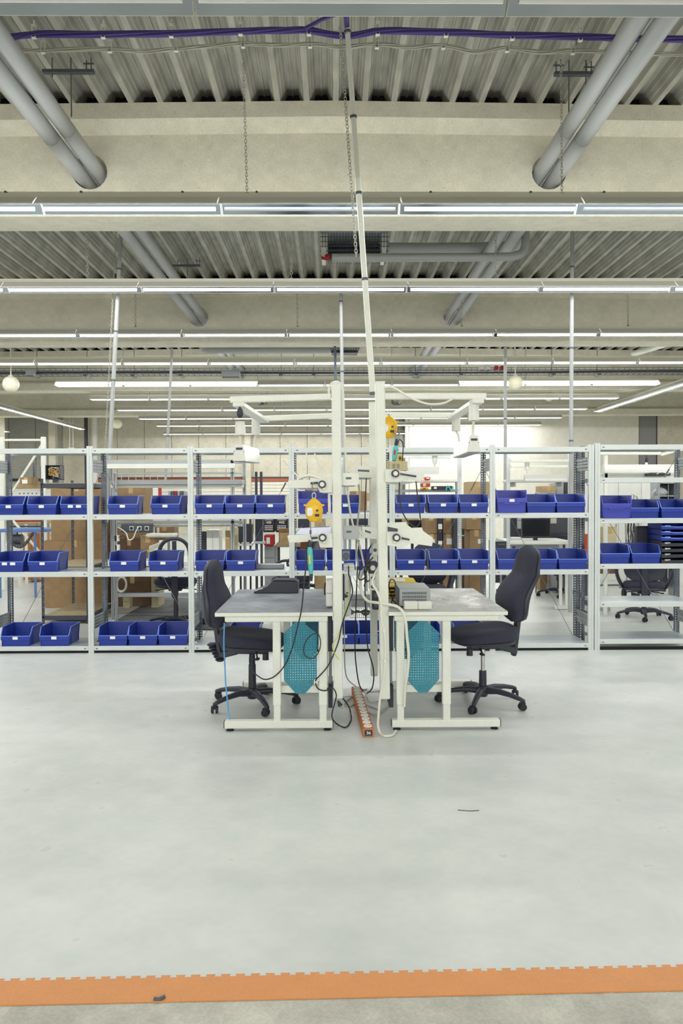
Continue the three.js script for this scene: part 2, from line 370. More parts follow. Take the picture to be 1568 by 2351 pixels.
// precast concrete beams across the hall; the two pairs of pipes pass through round holes in their webs
const PIPES = [[-2.44, 4.66], [-2.30, 4.73], [2.06, 4.73], [2.20, 4.66]];
for (let k = -4; k < 4; k++) {
  const z = -(FRONT + k * BAY), p = pile();
  const section = [[0, 4.23], [0.45, 4.23], [0.45, 4.43], [0.3, 4.52], [0.3, 5.09], [0.45, 5.18], [0.45, 5.33], [0, 5.33], [0, 5.18], [0.15, 5.09], [0.15, 4.52], [0, 4.43]];
  for (const [x0, x1] of [[XL, 0], [0, XR]]) {
    for (const part of [[[0.02, 4.23], [0.43, 4.23], [0.45, 4.25], [0.45, 4.43], [0.3, 4.52], [0.15, 4.52], [0, 4.43], [0, 4.25]], [[0.15, 5.09], [0.3, 5.09], [0.45, 5.18], [0.45, 5.33], [0, 5.33], [0, 5.18]]]) {
      const g = new THREE.ExtrudeGeometry(new THREE.Shape(part.map(([d, y]) => new THREE.Vector2(d, y))), { depth: x1 - x0, bevelEnabled: false });
      g.applyMatrix4(new THREE.Matrix4().makeBasis(V(0, 0, -1), V(0, 1, 0), V(1, 0, 0)).setPosition(x0, 0, z));
      const a = g.attributes.position; for (let i = 0; i < a.count; i++) if (a.getY(i) > 5) a.setY(i, a.getY(i) - 0.012 * Math.abs(a.getX(i)));
      g.computeVertexNormals(); p.add(boxUV(cleaned(g)));
    }
    const web = new THREE.Shape([[x0, 4.51], [x1, 4.51], [x1, 5.1 - 0.012 * Math.abs(x1)], [x0, 5.1 - 0.012 * Math.abs(x0)]].map(([a, b]) => new THREE.Vector2(a, b)));
    for (const c of [-2.365, 2.135]) if (c > x0 && c < x1) { const h = new THREE.Path(); h.absarc(c, 4.71, 0.17, 0, Math.PI * 2); web.holes.push(h); }
    p.ext(web, 0.15, new THREE.Matrix4().makeTranslation(0, 0, z - 0.3));
  }
  const b = structure('ceiling_beam');
  p.mesh('concrete', M.concrete, b);
  pile().span(XL, XR, 5.1, 5.5, z - 0.3, z - 0.2, 0).mesh('filler', M.dark, b);
}

// ---------------------------------------------------------------- rows of fluorescent lights
const ORD = ['first', 'second', 'third', 'fourth', 'fifth', 'sixth', 'seventh', 'eighth', 'ninth', 'tenth', 'eleventh', 'twelfth', 'thirteenth', 'fourteenth', 'fifteenth', 'sixteenth', 'seventeenth', 'eighteenth'];
function lightRow(label, from, to, group, o = {}) {      // o.off: unlit; o.lit(i): which segments glow; o.wing: unseen lights added outside the wings; o.glow(i): wings with glow painted on              // from, to: ends of the row, at lip height
  const along = to.clone().sub(from), L = along.length(); along.normalize();
  const side = V(0, 1, 0).cross(along).normalize();
  const n = Math.max(1, Math.round(L / 1.57)), seg = L / n;
  const t = thing('strip_light_row', label, 'ceiling light', from.clone(), group);
  const m = (a) => new THREE.Matrix4().makeBasis(side, V(0, 1, 0), along).setPosition(from.clone().addScaledVector(along, a));
  const rail = pile();
  rail.ext([[-0.05, 0.085], [0.05, 0.085], [0.05, 0.1], [0.042, 0.105], [0.042, 0.128], [-0.042, 0.128], [-0.042, 0.105], [-0.05, 0.1]], L - 0.02, m(0.01));
  rail.mesh('rail', M.lampBody, t);
  const wing = [[-0.135, 0], [-0.131, 0], [-0.046, 0.082], [0.046, 0.082], [0.131, 0], [0.135, 0], [0.135, 0.012], [0.05, 0.09], [-0.05, 0.09], [-0.135, 0.012]];
  const end = [[-0.135, 0], [0.135, 0], [0.135, 0.012], [0.05, 0.09], [-0.05, 0.09], [-0.135, 0.012]];
  const shell = cleaned(new THREE.ExtrudeGeometry(new THREE.Shape(wing.map(([x, y]) => new THREE.Vector2(x, y))), { depth: seg - 0.012, bevelEnabled: false }));
  const cap = cleaned(new THREE.ExtrudeGeometry(new THREE.Shape(end.map(([x, y]) => new THREE.Vector2(x, y))), { depth: 0.004, bevelEnabled: false }));
  const mid0 = (i) => from.clone().addScaledVector(along, (i + 0.5) * seg);
  const liner = cleaned(new THREE.ExtrudeGeometry(new THREE.Shape([[0.131, 0.002], [0.1305, 0.0005], [0.045, 0.0795], [0.0455, 0.081]].map(([x, y]) => new THREE.Vector2(x, y))), { depth: seg - 0.016, bevelEnabled: false }));
  for (let i = 0; i < n; i++) {
    const r = pile().add(shell, m(i * seg + 0.006));
    if (i === 0) r.add(cap, m(0.002)); if (i === n - 1) r.add(cap, m(L - 0.006));
    r.mesh('reflector', o.glow?.(i, mid0(i)) ? M.wingPaintedGlow : M.lampBody, t);  // glowing wings: light falling on the reflector put in as emission
    const li = pile(); for (const s of [-1, 1]) li.add(liner, m(i * seg + 0.008).multiply(new THREE.Matrix4().makeScale(s, 1, 1)));
    li.mesh('mirror_liner', M.mirror, t);
    const mid = from.clone().addScaledVector(along, i * seg + 0.04), en = from.clone().addScaledVector(along, (i + 1) * seg - 0.04);
    mid.y += 0.004; en.y += 0.004;
    pile().cyl(mid, en, 0.018, 0.018, 8, true).mesh('tube_light', o.off || (o.lit && !o.lit(i)) ? M.tubeOff : M.tube, t);
  }
  if (o.wires) for (let i = 1; i < n; i += 2) { const q = from.clone().addScaledVector(along, i * seg); pile().cyl(V(q.x, q.y + 0.12, q.z), V(q.x, gable(q.x) + 0.1, q.z), 0.004, 0.004, 5).mesh('hanger_wire', M.steel, t); }
  if (o.off) return t;
  const k0 = o.gain ?? 1, glow = (facing, radiance, h, drop, out = 0.022) => {           // the tube shines down and to both sides, clear of the wings
    const l = new THREE.RectAreaLight(LAMP.color, radiance, L - 0.1, h);
    l.name = 'strip_light';
    l.position.copy(from).add(to).multiplyScalar(0.5).addScaledVector(facing, out); l.position.y += drop;
    const z = facing.clone().negate(), x = along.clone(), y = z.clone().cross(x).normalize();
    l.quaternion.setFromRotationMatrix(new THREE.Matrix4().makeBasis(x, y, z));
    scene.add(l);
  };
  if (o.down) glow(V(0, -1, 0), LAMP.down * k0, 0.036, 0.0);  // tubes look unlit here; an added unseen light below them fills the floor
  else for (const [f, r, h] of [[V(0, -1, 0), LAMP.down * k0, 0.036], [side.clone().multiplyScalar(0.94).add(V(0, -0.34, 0)), LAMP.side * k0, 0.03], [side.clone().multiplyScalar(-0.94).add(V(0, -0.34, 0)), LAMP.side * k0, 0.03]].slice(0, o.front ? 2 : 3)) glow(f, r, h, 0.0);
  if (!o.down && o.wing) for (const k of [-1, 1]) glow(side.clone().multiplyScalar(k).add(V(0, 0.25, 0)).normalize(), o.wing, 0.07, 0.05, 0.145);      // unseen lights added outside the wings to brighten beams and deck
  return t;
}
{
  const D = [4.0, 6.88, 9.54, 12.22, 14.8, 17.7, 20.2, 22.7, 25.2, 27.7, 31.3];
  const words = ['closest to the viewer, passing overhead', 'in front of the first concrete beam', 'below the corrugated second bay', 'under the second concrete beam', 'fourth behind the concrete beam', 'with open end beside the white globes', 'sixth down the hall, shorter row', 'seventh down the hall, shorter row', 'eighth down the hall, shorter row', 'ninth down the hall, shorter row', 'last, low against the back wall'];
  D.forEach((d, i) => {
    const x0 = i === 1 ? X(505, 6.88, 480) - 6 * 1.567 : i < 5 ? -10.4 : i === 10 ? -6.75 : -6.2, x1 = i === 1 ? x0 + 13 * 1.567 : i < 5 ? 10.6 : i === 10 ? 4.2 : 7.35;
    lightRow(`white strip light row across the hall, ${words[i]}`, V(x0, LIP, -d), V(x1, LIP, -d), 'strip light rows across the hall', i === 0 ? { lit: () => false, down: true, wing: 0 } : i > 1 && i < 5 ? { gain: 0.45, wing: 0.75 } : i > 5 ? { gain: i === 9 ? 0.85 : 0.55, wires: true } : i === 1 ? { wing: 10, gain: 1.25, lit: (k) => k % 2 === 1 || k === 4 } : i === 5 ? { wing: 8, gain: 0.8, wires: true, glow: (k, c) => c.x < -2.2 || c.x > 3.4 } : {});
  });
  [1.3, -1.35, -4.0, -6.65, -9.3, -12, -14.6, -17.3].forEach((d, i) => lightRow(`added unseen strip light row behind the viewer, ${ORD[i]} back`, V(-10.4, LIP, -d), V(10.6, LIP, -d), 'strip light rows across the hall', i < 3 ? { off: true } : { gain: 1.95, front: true }));  // rows out of view, added to light the rack and bench fronts
  lightRow('white strip light row running down the hall by the right wall', V(7.92, LIP, -16.9), V(7.92, LIP, -23.4), 'strip light rows down the hall');
  lightRow('white strip light row running down the hall by the left racks', V(-9.24, LIP, -19.2), V(-9.24, LIP, -29), 'strip light rows down the hall');
  lightRow('short strip light row in the far left corner', V(-12.4, LIP, -25.0), V(-12.4, LIP, -30), 'strip light rows down the hall');
}
// ---------------------------------------------------------------- suspension chains of the lights
function chainPile(p, a, b, link = 0.03, wire = 0.0028) {
  const f = b.clone().sub(a), L = f.length(), n = Math.max(2, Math.round(L / (link * 0.78))); f.normalize();
  const q0 = new THREE.Quaternion().setFromUnitVectors(V(0, 1, 0), f);
  const ring = cleaned(new THREE.TorusGeometry(link * 0.33, wire, 4, 8).scale(1, 1.5, 1));
  for (let i = 0; i < n; i++) {
    const q = q0.clone().multiply(new THREE.Quaternion().setFromAxisAngle(V(0, 1, 0), i % 2 ? Math.PI / 2 : 0.2));
    p.add(ring, new THREE.Matrix4().makeRotationFromQuaternion(q).setPosition(a.clone().addScaledVector(f, (i + 0.5) / n * L)));
  }
  return p;
}
function chain(label, a, b, link, wire) {
  const t = thing('suspension_chain', label, 'chain', b.clone(), 'chains holding the strip lights');
  kind(chainPile(pile(), a, b, link, wire).mesh('chain_links', M.chainSteel, t), 'stuff');
  pile().box(b.x, b.y - 0.012, b.z, 0.035, 0.024, 0.02, 0.003).mesh('end_clip', M.steel, t);
}
[[558, 112, 567, 440, 6.9, 'over the first beam, between white pipe and pole'], [1288, 132, 1290, 440, 6.9, 'crossing the angled right hand pipes'], [200, 538, 201, 640, 9.54, 'in the second bay, over the left pole'], [668, 540, 669, 640, 9.54, 'in the second bay, left of the heater'],
  [1138, 545, 1138, 640, 9.54, 'in the second bay, behind the bent ducts'], [311, 672, 311, 744, 12.22, 'under the second beam, left part'], [682, 672, 683, 744, 12.22, 'under the second beam, middle part'], [1060, 690, 1060, 744, 12.22, 'under the second beam, beside the pipe hole'], [1441, 678, 1442, 744, 12.22, 'under the second beam, right part']].forEach(([u0, v0, u1, v1, D, w]) => {
  const b = V(X(u1, D, v1), LIP + 0.152, -D), a = P(u0, v0, D < 7 ? 6.62 : D - 0.2); chain(`thin steel light chain ${w}`, a, b, D < 7 ? 0.034 : 0.045, D < 7 ? 0.0026 : 0.004);
});
for (const [u, v, D, g] of [[15, 457, 6.88], [188, 457, 6.88], [420, 457, 6.88], [590, 457, 6.88], [988, 455, 6.88], [1217, 455, 6.88], [1385, 455, 6.88]]) {
  const x = X(u, D, v); single(pile().box(x, LIP + 0.14, -D, 0.02, 0.024, 0.06, 0.003), 'rail_clip', M.greyDark, `small grey clip on the first beam light row, ${u < 100 ? 'far left' : u < 300 ? 'below the left pipes' : u < 500 ? 'left of the middle chain' : u < 700 ? 'right of the middle chain' : u < 1000 ? 'right of the leaning pole' : u < 1300 ? 'below the right pipes' : 'far right'}`, 'clip', 'clips on the strip light rail');
}
// ---------------------------------------------------------------- grey pipes through the beams
PIPES.forEach(([x, y], i) => {
  const t = thing('heating_pipe', ['outer grey pipe of the left pair through the beams', 'inner grey pipe of the left pair through the beams', 'inner grey pipe of the right pair through the beams', 'outer grey pipe of the right pair through the beams'][i], 'pipe', V(x, y, -3), 'paired pipes under the roof');
  const end = -26;
  pile().cyl(V(x, y, 3), V(x, y, end), 0.07, 0.07, 28).mesh('pipe_run', M.pipe, t);
  for (const z of [-4.9, -6.9, -10.4, -16.8, -22.6]) pile().cyl(V(x, y, z), V(x, y, z - 0.012), 0.0715, 0.0715, 28).mesh('joint_band', M.zinc, t);
});
// hangers: a channel under the ribs with hooks and drop rods
function hanger(label, u0, u1, v, D, rods, hooks) {
  const a = P(u0, v, D), b = P(u1, v, D), t = thing('pipe_hanger', label, 'pipe hanger', a.clone(), 'pipe hangers under the deck');
  a.y = b.y = (a.y + b.y) / 2;
  pile().bar(a, b, 0.045, 0.03, 0.003).mesh('channel', M.greyDark, t);
  for (const [u, vb] of rods) { const r = P(u, v, D), e = P(u, vb, D); pile().cyl(V(r.x, a.y + 0.12, -D), V(r.x, e.y, -D), 0.006, 0.006, 8).mesh('drop_rod', M.steel, t); }
  for (const [u, vt] of hooks) { const r = P(u, v, D), e = P(u, vt, D); pile().cyl(V(r.x - 0.02, a.y, -D), V(r.x - 0.02, e.y, -D), 0.005, 0.005, 6).cyl(V(r.x + 0.02, a.y, -D), V(r.x + 0.02, e.y + 0.02, -D), 0.005, 0.005, 6).box(r.x, e.y - 0.03, -D, 0.09, 0.008, 0.02, 0.002).mesh('clamp_hook', M.greyDark, t); }
}
hanger('dark channel hanger over the left pipe pair', 98, 217, 165, 6.83, [[120, 178], [163, 268]], [[204, 138]]);
hanger('dark channel hanger with two clamps over the right pipe pair', 1272, 1364, 170, 6.83, [[1306, 268], [1345, 205]], [[1282, 142], [1352, 146]]);
hanger('dark channel hanger by the left pipes in the second bay', 392, 460, 610, 12.6, [[408, 640], [430, 640]], [[455, 595]]);
// ---------------------------------------------------------------- cable bundles under the deck
{
  const runs = [];
  const clip = (t, u, v, D) => { const c = P(u, v, D); pile().box(c.x, c.y + 0.05, c.z, 0.034, 0.01, 0.03, 0.002).box(c.x - 0.014, c.y, c.z, 0.006, 0.1, 0.03, 0.001).box(c.x + 0.014, c.y, c.z, 0.006, 0.1, 0.03, 0.001).box(c.x, c.y - 0.048, c.z, 0.034, 0.008, 0.03, 0.002).cyl(V(c.x, c.y + 0.05, c.z), V(c.x, c.y + 0.09, c.z), 0.006, 0.006, 6).mesh('cable_clip', M.cream, t); };
  const bundle = (label, path, D, m, r, n, spread, clips) => {
    const t = thing('cable_bundle', label, 'cables', P(...path[0], D), 'cable bundles under the deck');
    for (let k = 0; k < n; k++) { const a = k / n * 6.283; pile().tube(path.map(([u, v], i) => P(u, v, D).add(V(0, spread * Math.sin(a + i * 1.1), spread * Math.cos(a + i * 1.1)))), r, 6, 4).mesh('cable', m, t); }
    for (const [u, v] of clips) clip(t, u, v, D);
  };
  const pc = [[78, 73], [237, 73], [393, 71], [552, 66], [709, 66], [867, 66], [1024, 70], [1176, 77], [1332, 80]], wc = [[99, 108], [252, 106], [404, 104], [558, 95], [712, 95], [865, 97], [1018, 98], [1164, 105], [1315, 110]];
  bundle('bundle of violet cables clipped under the roof ribs', [[-160, 90], [0, 88], [45, 83], ...pc.slice(0, 4).map(([u, v]) => [u, v + 6]), [640, 70], [709, 70], [790, 83], [867, 72], ...pc.slice(6).map(([u, v]) => [u, v + 4]), [1420, 88], [1570, 90], [1700, 90]], 6.25, M.purple, 0.011, 5, 0.016, pc);
  bundle('loose bundle of pale grey cables clipped behind the violet ones', [[-160, 118], [40, 117], [99, 116], [252, 112], [330, 118], [404, 112], [480, 106], [558, 100], [640, 104], [712, 101], [790, 108], [865, 101], [940, 109], [1018, 104], [1090, 120], [1164, 110], [1240, 120], [1315, 116], [1440, 122], [1570, 124], [1700, 124]], 6.5, M.cableGrey, 0.005, 5, 0.013, wc);
  const t = thing('cable_branch', 'violet cables branching up over the closest light row', 'cables', P(709, 64, 6.25), 'cable bundles under the deck');
  for (let k = 0; k < 2; k++) pile().tube([P(690, 70, 6.25), P(715, 60 - 4 * k, 6.2), P(740, 46 - 3 * k, 6.1), P(775, 34 - 2 * k, 6.0), P(800, 26, 5.9)], 0.011, 6).mesh('cable', M.purple, t);
}
// ---------------------------------------------------------------- supply poles
function pole(label, u0, v0, D0, u1, v1, D1, r, opt = {}) {
  const a = P(u0, v0, D0), b = P(u1, v1, D1), t = thing('supply_pole', label, 'pole', b.clone(), 'slim supply poles from roof to workbenches');
  pile().cyl(b, a, r, r * (opt.taper ?? 0.92), 18).mesh('tube', M[opt.m ?? 'pipe'], t);
  for (const v of opt.bands ?? []) { const k = (v - v0) / (v1 - v0), c = a.clone().lerp(b, k), f = b.clone().sub(a).normalize(); pile().cyl(c, c.clone().addScaledVector(f, 0.02), r * 1.12, r * 1.12, 18).mesh('collar', M.greyDark, t); }
  if (opt.chain) { const o = V(-r * 2.2, 0, 0); kind(chainPile(pile(), a.clone().add(o), a.clone().lerp(b, opt.chain).add(o), 0.034, 0.003).mesh('chain_links', M.chainSteel, t), 'stuff'); }
  return t;
}
pole('leaning white supply pole rising from the middle of the two workbenches', 797, 62, 6.15, 856, 905, 6.2, 0.0245, { taper: 0.82, bands: [70, 263, 437, 635, 900], chain: 0.62, m: 'cream' });
single(pile().tube([P(794, 20, 6.0), P(796, 50, 6.12), P(797, 66, 6.15), P(798, 80, 6.15)], 0.02, 8), 'pole_cable', M.purple, 'violet cable entering the top of the leaning supply pole', 'cable');
pole('grey supply pole behind the rack bay left of the low cartons', 279, 500, 9.95, 244, 1200, 9.95, 0.027, { bands: [615, 758, 870], chain: 0.8 });
pole('thin grey supply pole just left of the near uprights', 782, 650, 10.2, 794, 1405, 10.2, 0.024, { bands: [690, 850] });
pole('grey supply pole behind the tall double rack post', 1314, 500, 9.95, 1309, 1405, 9.95, 0.026, { bands: [610, 795, 1008] });
pole('slim grey supply pole far behind, left of the lamp', 395, 800, 14.2, 379, 1120, 14.2, 0.024, { bands: [1000] });
pole('slim grey supply pole far behind, under the right white globe', 1160, 795, 14.2, 1160, 1240, 14.2, 0.03, { bands: [960] });
pole('slim dark supply pole far behind the near uprights', 769, 795, 14, 773, 1000, 14, 0.026, { m: 'zincDark' });
// ---------------------------------------------------------------- radiant heater and its ducts in the second bay
{
  const D = 10.5, a = P(735, 540, D), b = P(893, 540, D), top = P(800, 532, D).y, low = P(800, 598, D).y, t = thing('gas_heater', 'grey gas radiant heater with wire guard hanging in the second bay', 'heater', V(a.x, low, -D));
  pile().span(a.x, b.x, top - 0.04, top, -D - 0.42, -D + 0.1, 0.006).span(a.x + 0.02, b.x - 0.02, top + 0.0, top + 0.06, -D - 0.3, -D, 0.01).mesh('housing', M.zinc, t);
  pile().ext([[a.x, top - 0.04], [a.x + 0.1, top - 0.04], [a.x + 0.07, low + 0.04], [a.x + 0.02, low + 0.04]], 0.4, new THREE.Matrix4().makeTranslation(0, 0, -D - 0.35)).ext([[b.x - 0.1, top - 0.04], [b.x - 0.01, top - 0.04], [b.x - 0.05, low + 0.04], [b.x - 0.1, low + 0.04]], 0.4, new THREE.Matrix4().makeTranslation(0, 0, -D - 0.35)).mesh('end_reflector', M.cream, t);
  pile().span(a.x + 0.1, b.x - 0.1, low + 0.1, top - 0.05, -D - 0.4, -D - 0.34, 0.004).mesh('burner_plate', M.black, t);
  for (let k = 0; k < 4; k++) pile().span(a.x + 0.1, b.x - 0.1, low + 0.1 + k * 0.06, low + 0.125 + k * 0.06, -D - 0.34, -D - 0.3, 0.003).mesh('burner_tile', M.greyDark, t);
  const guard = pile();
  for (let k = 0; k <= 22; k++) { const x = a.x + 0.03 + (b.x - a.x - 0.06) * k / 22; guard.cyl(V(x, top - 0.03, -D + 0.08), V(x, low + 0.05, -D + 0.03), 0.004, 0.004, 5).cyl(V(x, low + 0.05, -D + 0.03), V(x, low + 0.05, -D - 0.33), 0.004, 0.004, 5); }
  for (let k = 0; k < 5; k++) guard.cyl(V(a.x, low + 0.05 + 0.06 * k, -D + 0.03 + 0.01 * k), V(b.x, low + 0.05 + 0.06 * k, -D + 0.03 + 0.01 * k), 0.004, 0.004, 5);
  guard.mesh('wire_guard_grille', M.anthracite, t);
  pile().cyl(P(738, 592, D - 0.1), P(756, 596, D - 0.1), 0.02, 0.02, 10).ball(P(752, 590, D - 0.1).x, P(752, 590, D - 0.1).y, -D + 0.1, 0.04, 0.04, 0.04, 10).mesh('gas_valve', M.red, t, 'red gas valve');
  for (const u of [752, 875]) pile().cyl(V(X(u, D, 540), top + 0.05, -D - 0.15), V(X(u, D, 540), 5.3, -D - 0.15), 0.008, 0.008, 8).mesh('drop_rod', M.steel, t);
  const duct = (label, pts, r) => { const d = thing('air_duct', label, 'duct', pts[0].clone(), 'white ducts of the heater'); pile().tube(pts, r, 22, 8).mesh('duct_tube', M.pipe, d); };
  const e = (u, v, d) => P(u, v, d);
  duct('upper white duct bending up from the gas heater', [e(888, 570, 10.6), e(1000, 570, 10.6), e(1120, 569, 10.6), e(1150, 568, 10.6), e(1172, 567, 10.6), e(1185, 552, 10.6), e(1187, 530, 10.6), e(1187, 512, 10.6)], 0.073);
  duct('lower white duct bending up outside the upper one', [e(762, 592, 9.6), e(1000, 591, 9.6), e(1150, 590, 9.6), e(1180, 588, 9.6), e(1199, 580, 9.6), e(1206, 560, 9.6), e(1206, 530, 9.6), e(1206, 470, 9.6), e(1206, 455, 9.6)], 0.052);
}
// ---------------------------------------------------------------- third bay: second heater, ducts, cable tray, globes
{
  const D = 15.5, a = P(756, 802, D), b = P(826, 802, D), t = thing('gas_heater', 'small dark gas heater far down the hall, behind the supply poles', 'heater', a.clone());
  pile().span(a.x, b.x, a.y - 0.01, a.y + 0.07, -D - 0.4, -D, 0.006).mesh('housing', M.zinc, t);
  pile().span(a.x + 0.04, b.x - 0.04, a.y - 0.06, a.y - 0.01, -D - 0.36, -D - 0.04, 0.004).mesh('burner_plate', M.black, t);
  const gr = pile(); for (let k = 0; k < 12; k++) { const x = a.x + 0.03 + (b.x - a.x - 0.06) * k / 11; gr.cyl(V(x, a.y + 0.01, -D + 0.02), V(x, a.y - 0.07, -D + 0.02), 0.006, 0.006, 5); }
  gr.mesh('wire_guard_grille', M.anthracite, t);
  for (const u of [770, 815]) pile().cyl(V(X(u, D, 795), a.y + 0.06, -D - 0.2), V(X(u, D, 795), 5.3, -D - 0.2), 0.008, 0.008, 6).mesh('drop_rod', M.steel, t);
  const d1 = thing('air_duct', 'long white duct leading left from the far gas heater', 'duct', P(460, 800, 15.6), 'white ducts of the heater');
  pile().tube([P(757, 803, 15.6), P(600, 803, 15.6), P(490, 803, 15.6), P(472, 802, 15.6), P(466, 797, 15.6), P(466, 785, 15.65)], 0.075, 16, 8).mesh('duct_tube', M.pipe, d1);
  const d2 = thing('air_duct', 'pale duct sloping down at the far right of the third bay', 'duct', P(1455, 808, 17.8), 'white ducts of the heater');
  pile().cyl(P(1455, 812, 18.6), P(1560, 780, 16.2), 0.07, 0.07, 16).mesh('duct_tube', M.cream, d2);
  // wire cable tray
  const DT = 16.6, y = P(784, 858, DT).y, tray = thing('cable_tray', 'long wire cable tray crossing the hall behind the fifth light row', 'cable tray', V(-9, y, -DT));
  for (const [dy, dz] of [[0, 0], [0.06, 0], [0.12, 0], [0, -0.25], [0.12, -0.25]]) pile().bar(V(-10.5, y + dy, -DT + dz), V(12, y + dy, -DT + dz), 0.012, 0.012, 0).mesh('tray_rail', M.zincDark, tray);
  const mesh = pile(); for (let x = -10.5; x < 12; x += 0.12) mesh.bar(V(x, y, -DT), V(x, y + 0.12, -DT), 0.008, 0.008, 0, V(1, 0, 0)).bar(V(x, y, -DT), V(x, y, -DT - 0.25), 0.008, 0.008, 0);
  kind(mesh.mesh('tray_wire', M.zincDark, tray), 'stuff');
  pile().tube([V(-10.5, y + 0.03, -DT - 0.1), V(-4, y + 0.05, -DT - 0.1), V(2, y + 0.03, -DT - 0.12), V(7, y + 0.05, -DT - 0.1), V(12, y + 0.03, -DT - 0.1)], 0.022, 6, 8).mesh('cable', M.anthracite, tray);
  for (const u of [80, 196, 305, 415, 645, 720, 955, 1058, 1270, 1375]) { const x = X(u, DT, 850); pile().cyl(V(x, y, -DT - 0.12), V(x, 5.3, -DT - 0.12), 0.006, 0.006, 6).box(x, y - 0.03, -DT - 0.1, 0.08, 0.03, 0.3, 0.003).mesh('tray_bracket', M.greyDark, tray); }
  const boxes = [[508, 550, 848, 864, 'wide grey junction box under the wire tray', M.grey], [57, 76, 846, 861, 'small grey junction box at the left end of the wire tray', M.grey], [1102, 1112, 839, 848, 'small white junction box on the wire tray, left of two', M.white], [1117, 1126, 839, 848, 'small white junction box on the wire tray, beside the red ones', M.white], [1137, 1145, 839, 848, 'small red box on the wire tray, beside the white boxes', M.red], [1150, 1158, 839, 848, 'small red box on the wire tray, right of two', M.red]];
  for (const [u0, u1, v0, v1, l, m] of boxes) { const p = P(u0, v0, DT - 0.2), q = P(u1, v1, DT - 0.2), o = thing('junction_box', l, 'junction box', q.clone(), 'junction boxes on the wire tray'); pile().span(p.x, q.x, q.y, p.y, -DT + 0.02, -DT + 0.18, 0.01).mesh('case', m, o); pile().span(p.x + 0.01, q.x - 0.01, q.y - 0.015, q.y, -DT + 0.03, -DT + 0.17, 0.004).mesh('gland_strip', M.greyDark, o); }
  const globe = (label, u, v, r, D2) => { const c = P(u, v, D2), R = r / F * D2, o = thing('pendant_globe', label, 'pendant lamp', c.clone(), 'unlit white globe lamps'); pile().ball(c.x, c.y, c.z, R, R, R, 32).mesh('globe_shade', M.globe, o); pile().cyl(V(c.x, c.y + R * 0.95, c.z), V(c.x, c.y + R * 1.1, c.z), R * 0.3, R * 0.2, 14).mesh('cap', M.cream, o); pile().cyl(V(c.x, c.y + R, c.z), V(c.x, gable(c.x) + 0.1, c.z), 0.012, 0.012, 8).mesh('stem', M.white, o); };
  M.globe = mat('opal globe', 0xe8e4cc, 0.35);
  globe('white globe lamp hanging at the far left below the cable tray', 25, 882, 18.5, 15.6);
  globe('white globe lamp hanging in front of the right pole', 1183, 878, 16.5, 16.0);
  globe('small tan globe lamp above the left racks', 268, 972, 12, 26.9);
  globe('white globe half hidden behind the seventh light row', 1261, 912, 10, 23.5);
  globe('small globe hidden behind the right light row ends', 1401, 912, 6.5, 23.5);
  globe('pale globe half hidden below the ninth row, over the bench lamp', 1027, 962, 10, 28.5);
  const wires = [[49, 778, 22], [151, 800, 866, 17.7], [808, 0, 0], [866, 0, 0]];
  for (const [u, v0, v1, D2, l] of [[151, 798, 872, 17.7, 'left end'], [1208, 792, 866, 17.7, 'right of the globe'], [1495, 835, 868, 17.7, 'right end'], [1181, 790, 815, 14.8, 'over the white globe']]) { const c = P(u, v1, D2); single(pile().cyl(V(c.x, LIP + 0.13, -D2), V(c.x, 5.28, -D2), 0.012, 0.012, 6).cyl(V(c.x - 0.06, LIP + 0.13, -D2), V(c.x, LIP + 0.25, -D2), 0.006, 0.006, 5).cyl(V(c.x + 0.06, LIP + 0.13, -D2), V(c.x, LIP + 0.25, -D2), 0.006, 0.006, 5), 'light_hanger', M.white, `white rod hanger of the open ended light row, ${l}`, 'light hanger', 'rod hangers of the light rows'); }
}

// ---------------------------------------------------------------- the zinc racks that cross the hall
const DS = 7.7, DR = 8.17;                               // front and rear of the racks
const postU = [-24, 207, 438, 670, 900.5, 1131, 1357.5], postX = postU.map((u) => X(u, DS, 1260));
const unitX = [X(1371.5, DS, 1260), X(1603, DS, 1260)];
// a perforated rear post: two columns of slots in its face
const perforated = (() => {
  const w = 0.05, h = 2.0, s = new THREE.Shape([[-w / 2, 0], [w / 2, 0], [w / 2, h], [-w / 2, h]].map(([a, b]) => new THREE.Vector2(a, b)));
  for (let k = 0; k < 78; k++) for (const c of [-0.0155, 0.0155]) { const y = 0.03 + k * 0.025, p = new THREE.Path(); p.moveTo(c - 0.0042, y); p.lineTo(c - 0.0042, y + 0.013); p.lineTo(c + 0.0042, y + 0.013); p.lineTo(c + 0.0042, y); p.closePath(); s.holes.push(p); }
  const p = pile().ext(s, 0.002);
  p.span(-w / 2, -w / 2 + 0.002, 0, h, -0.03, 0, 0).span(w / 2 - 0.002, w / 2, 0, h, -0.03, 0, 0).span(-0.003, 0.003, 0, h, -0.012, 0, 0);
  return mergeGeometries(p.g);
})();
const frontPost = (() => {                               // a folded channel with a fine centre groove
  const p = pile().ext([[-0.026, 0], [-0.026, 0.035], [-0.006, 0.035], [-0.004, 0.031], [0.004, 0.031], [0.006, 0.035], [0.026, 0.035], [0.026, 0], [0.022, 0], [0.022, 0.03], [-0.022, 0.03], [-0.022, 0]].map(([a, b]) => [a, b]), 2.0);
  return mergeGeometries(p.g);
})();
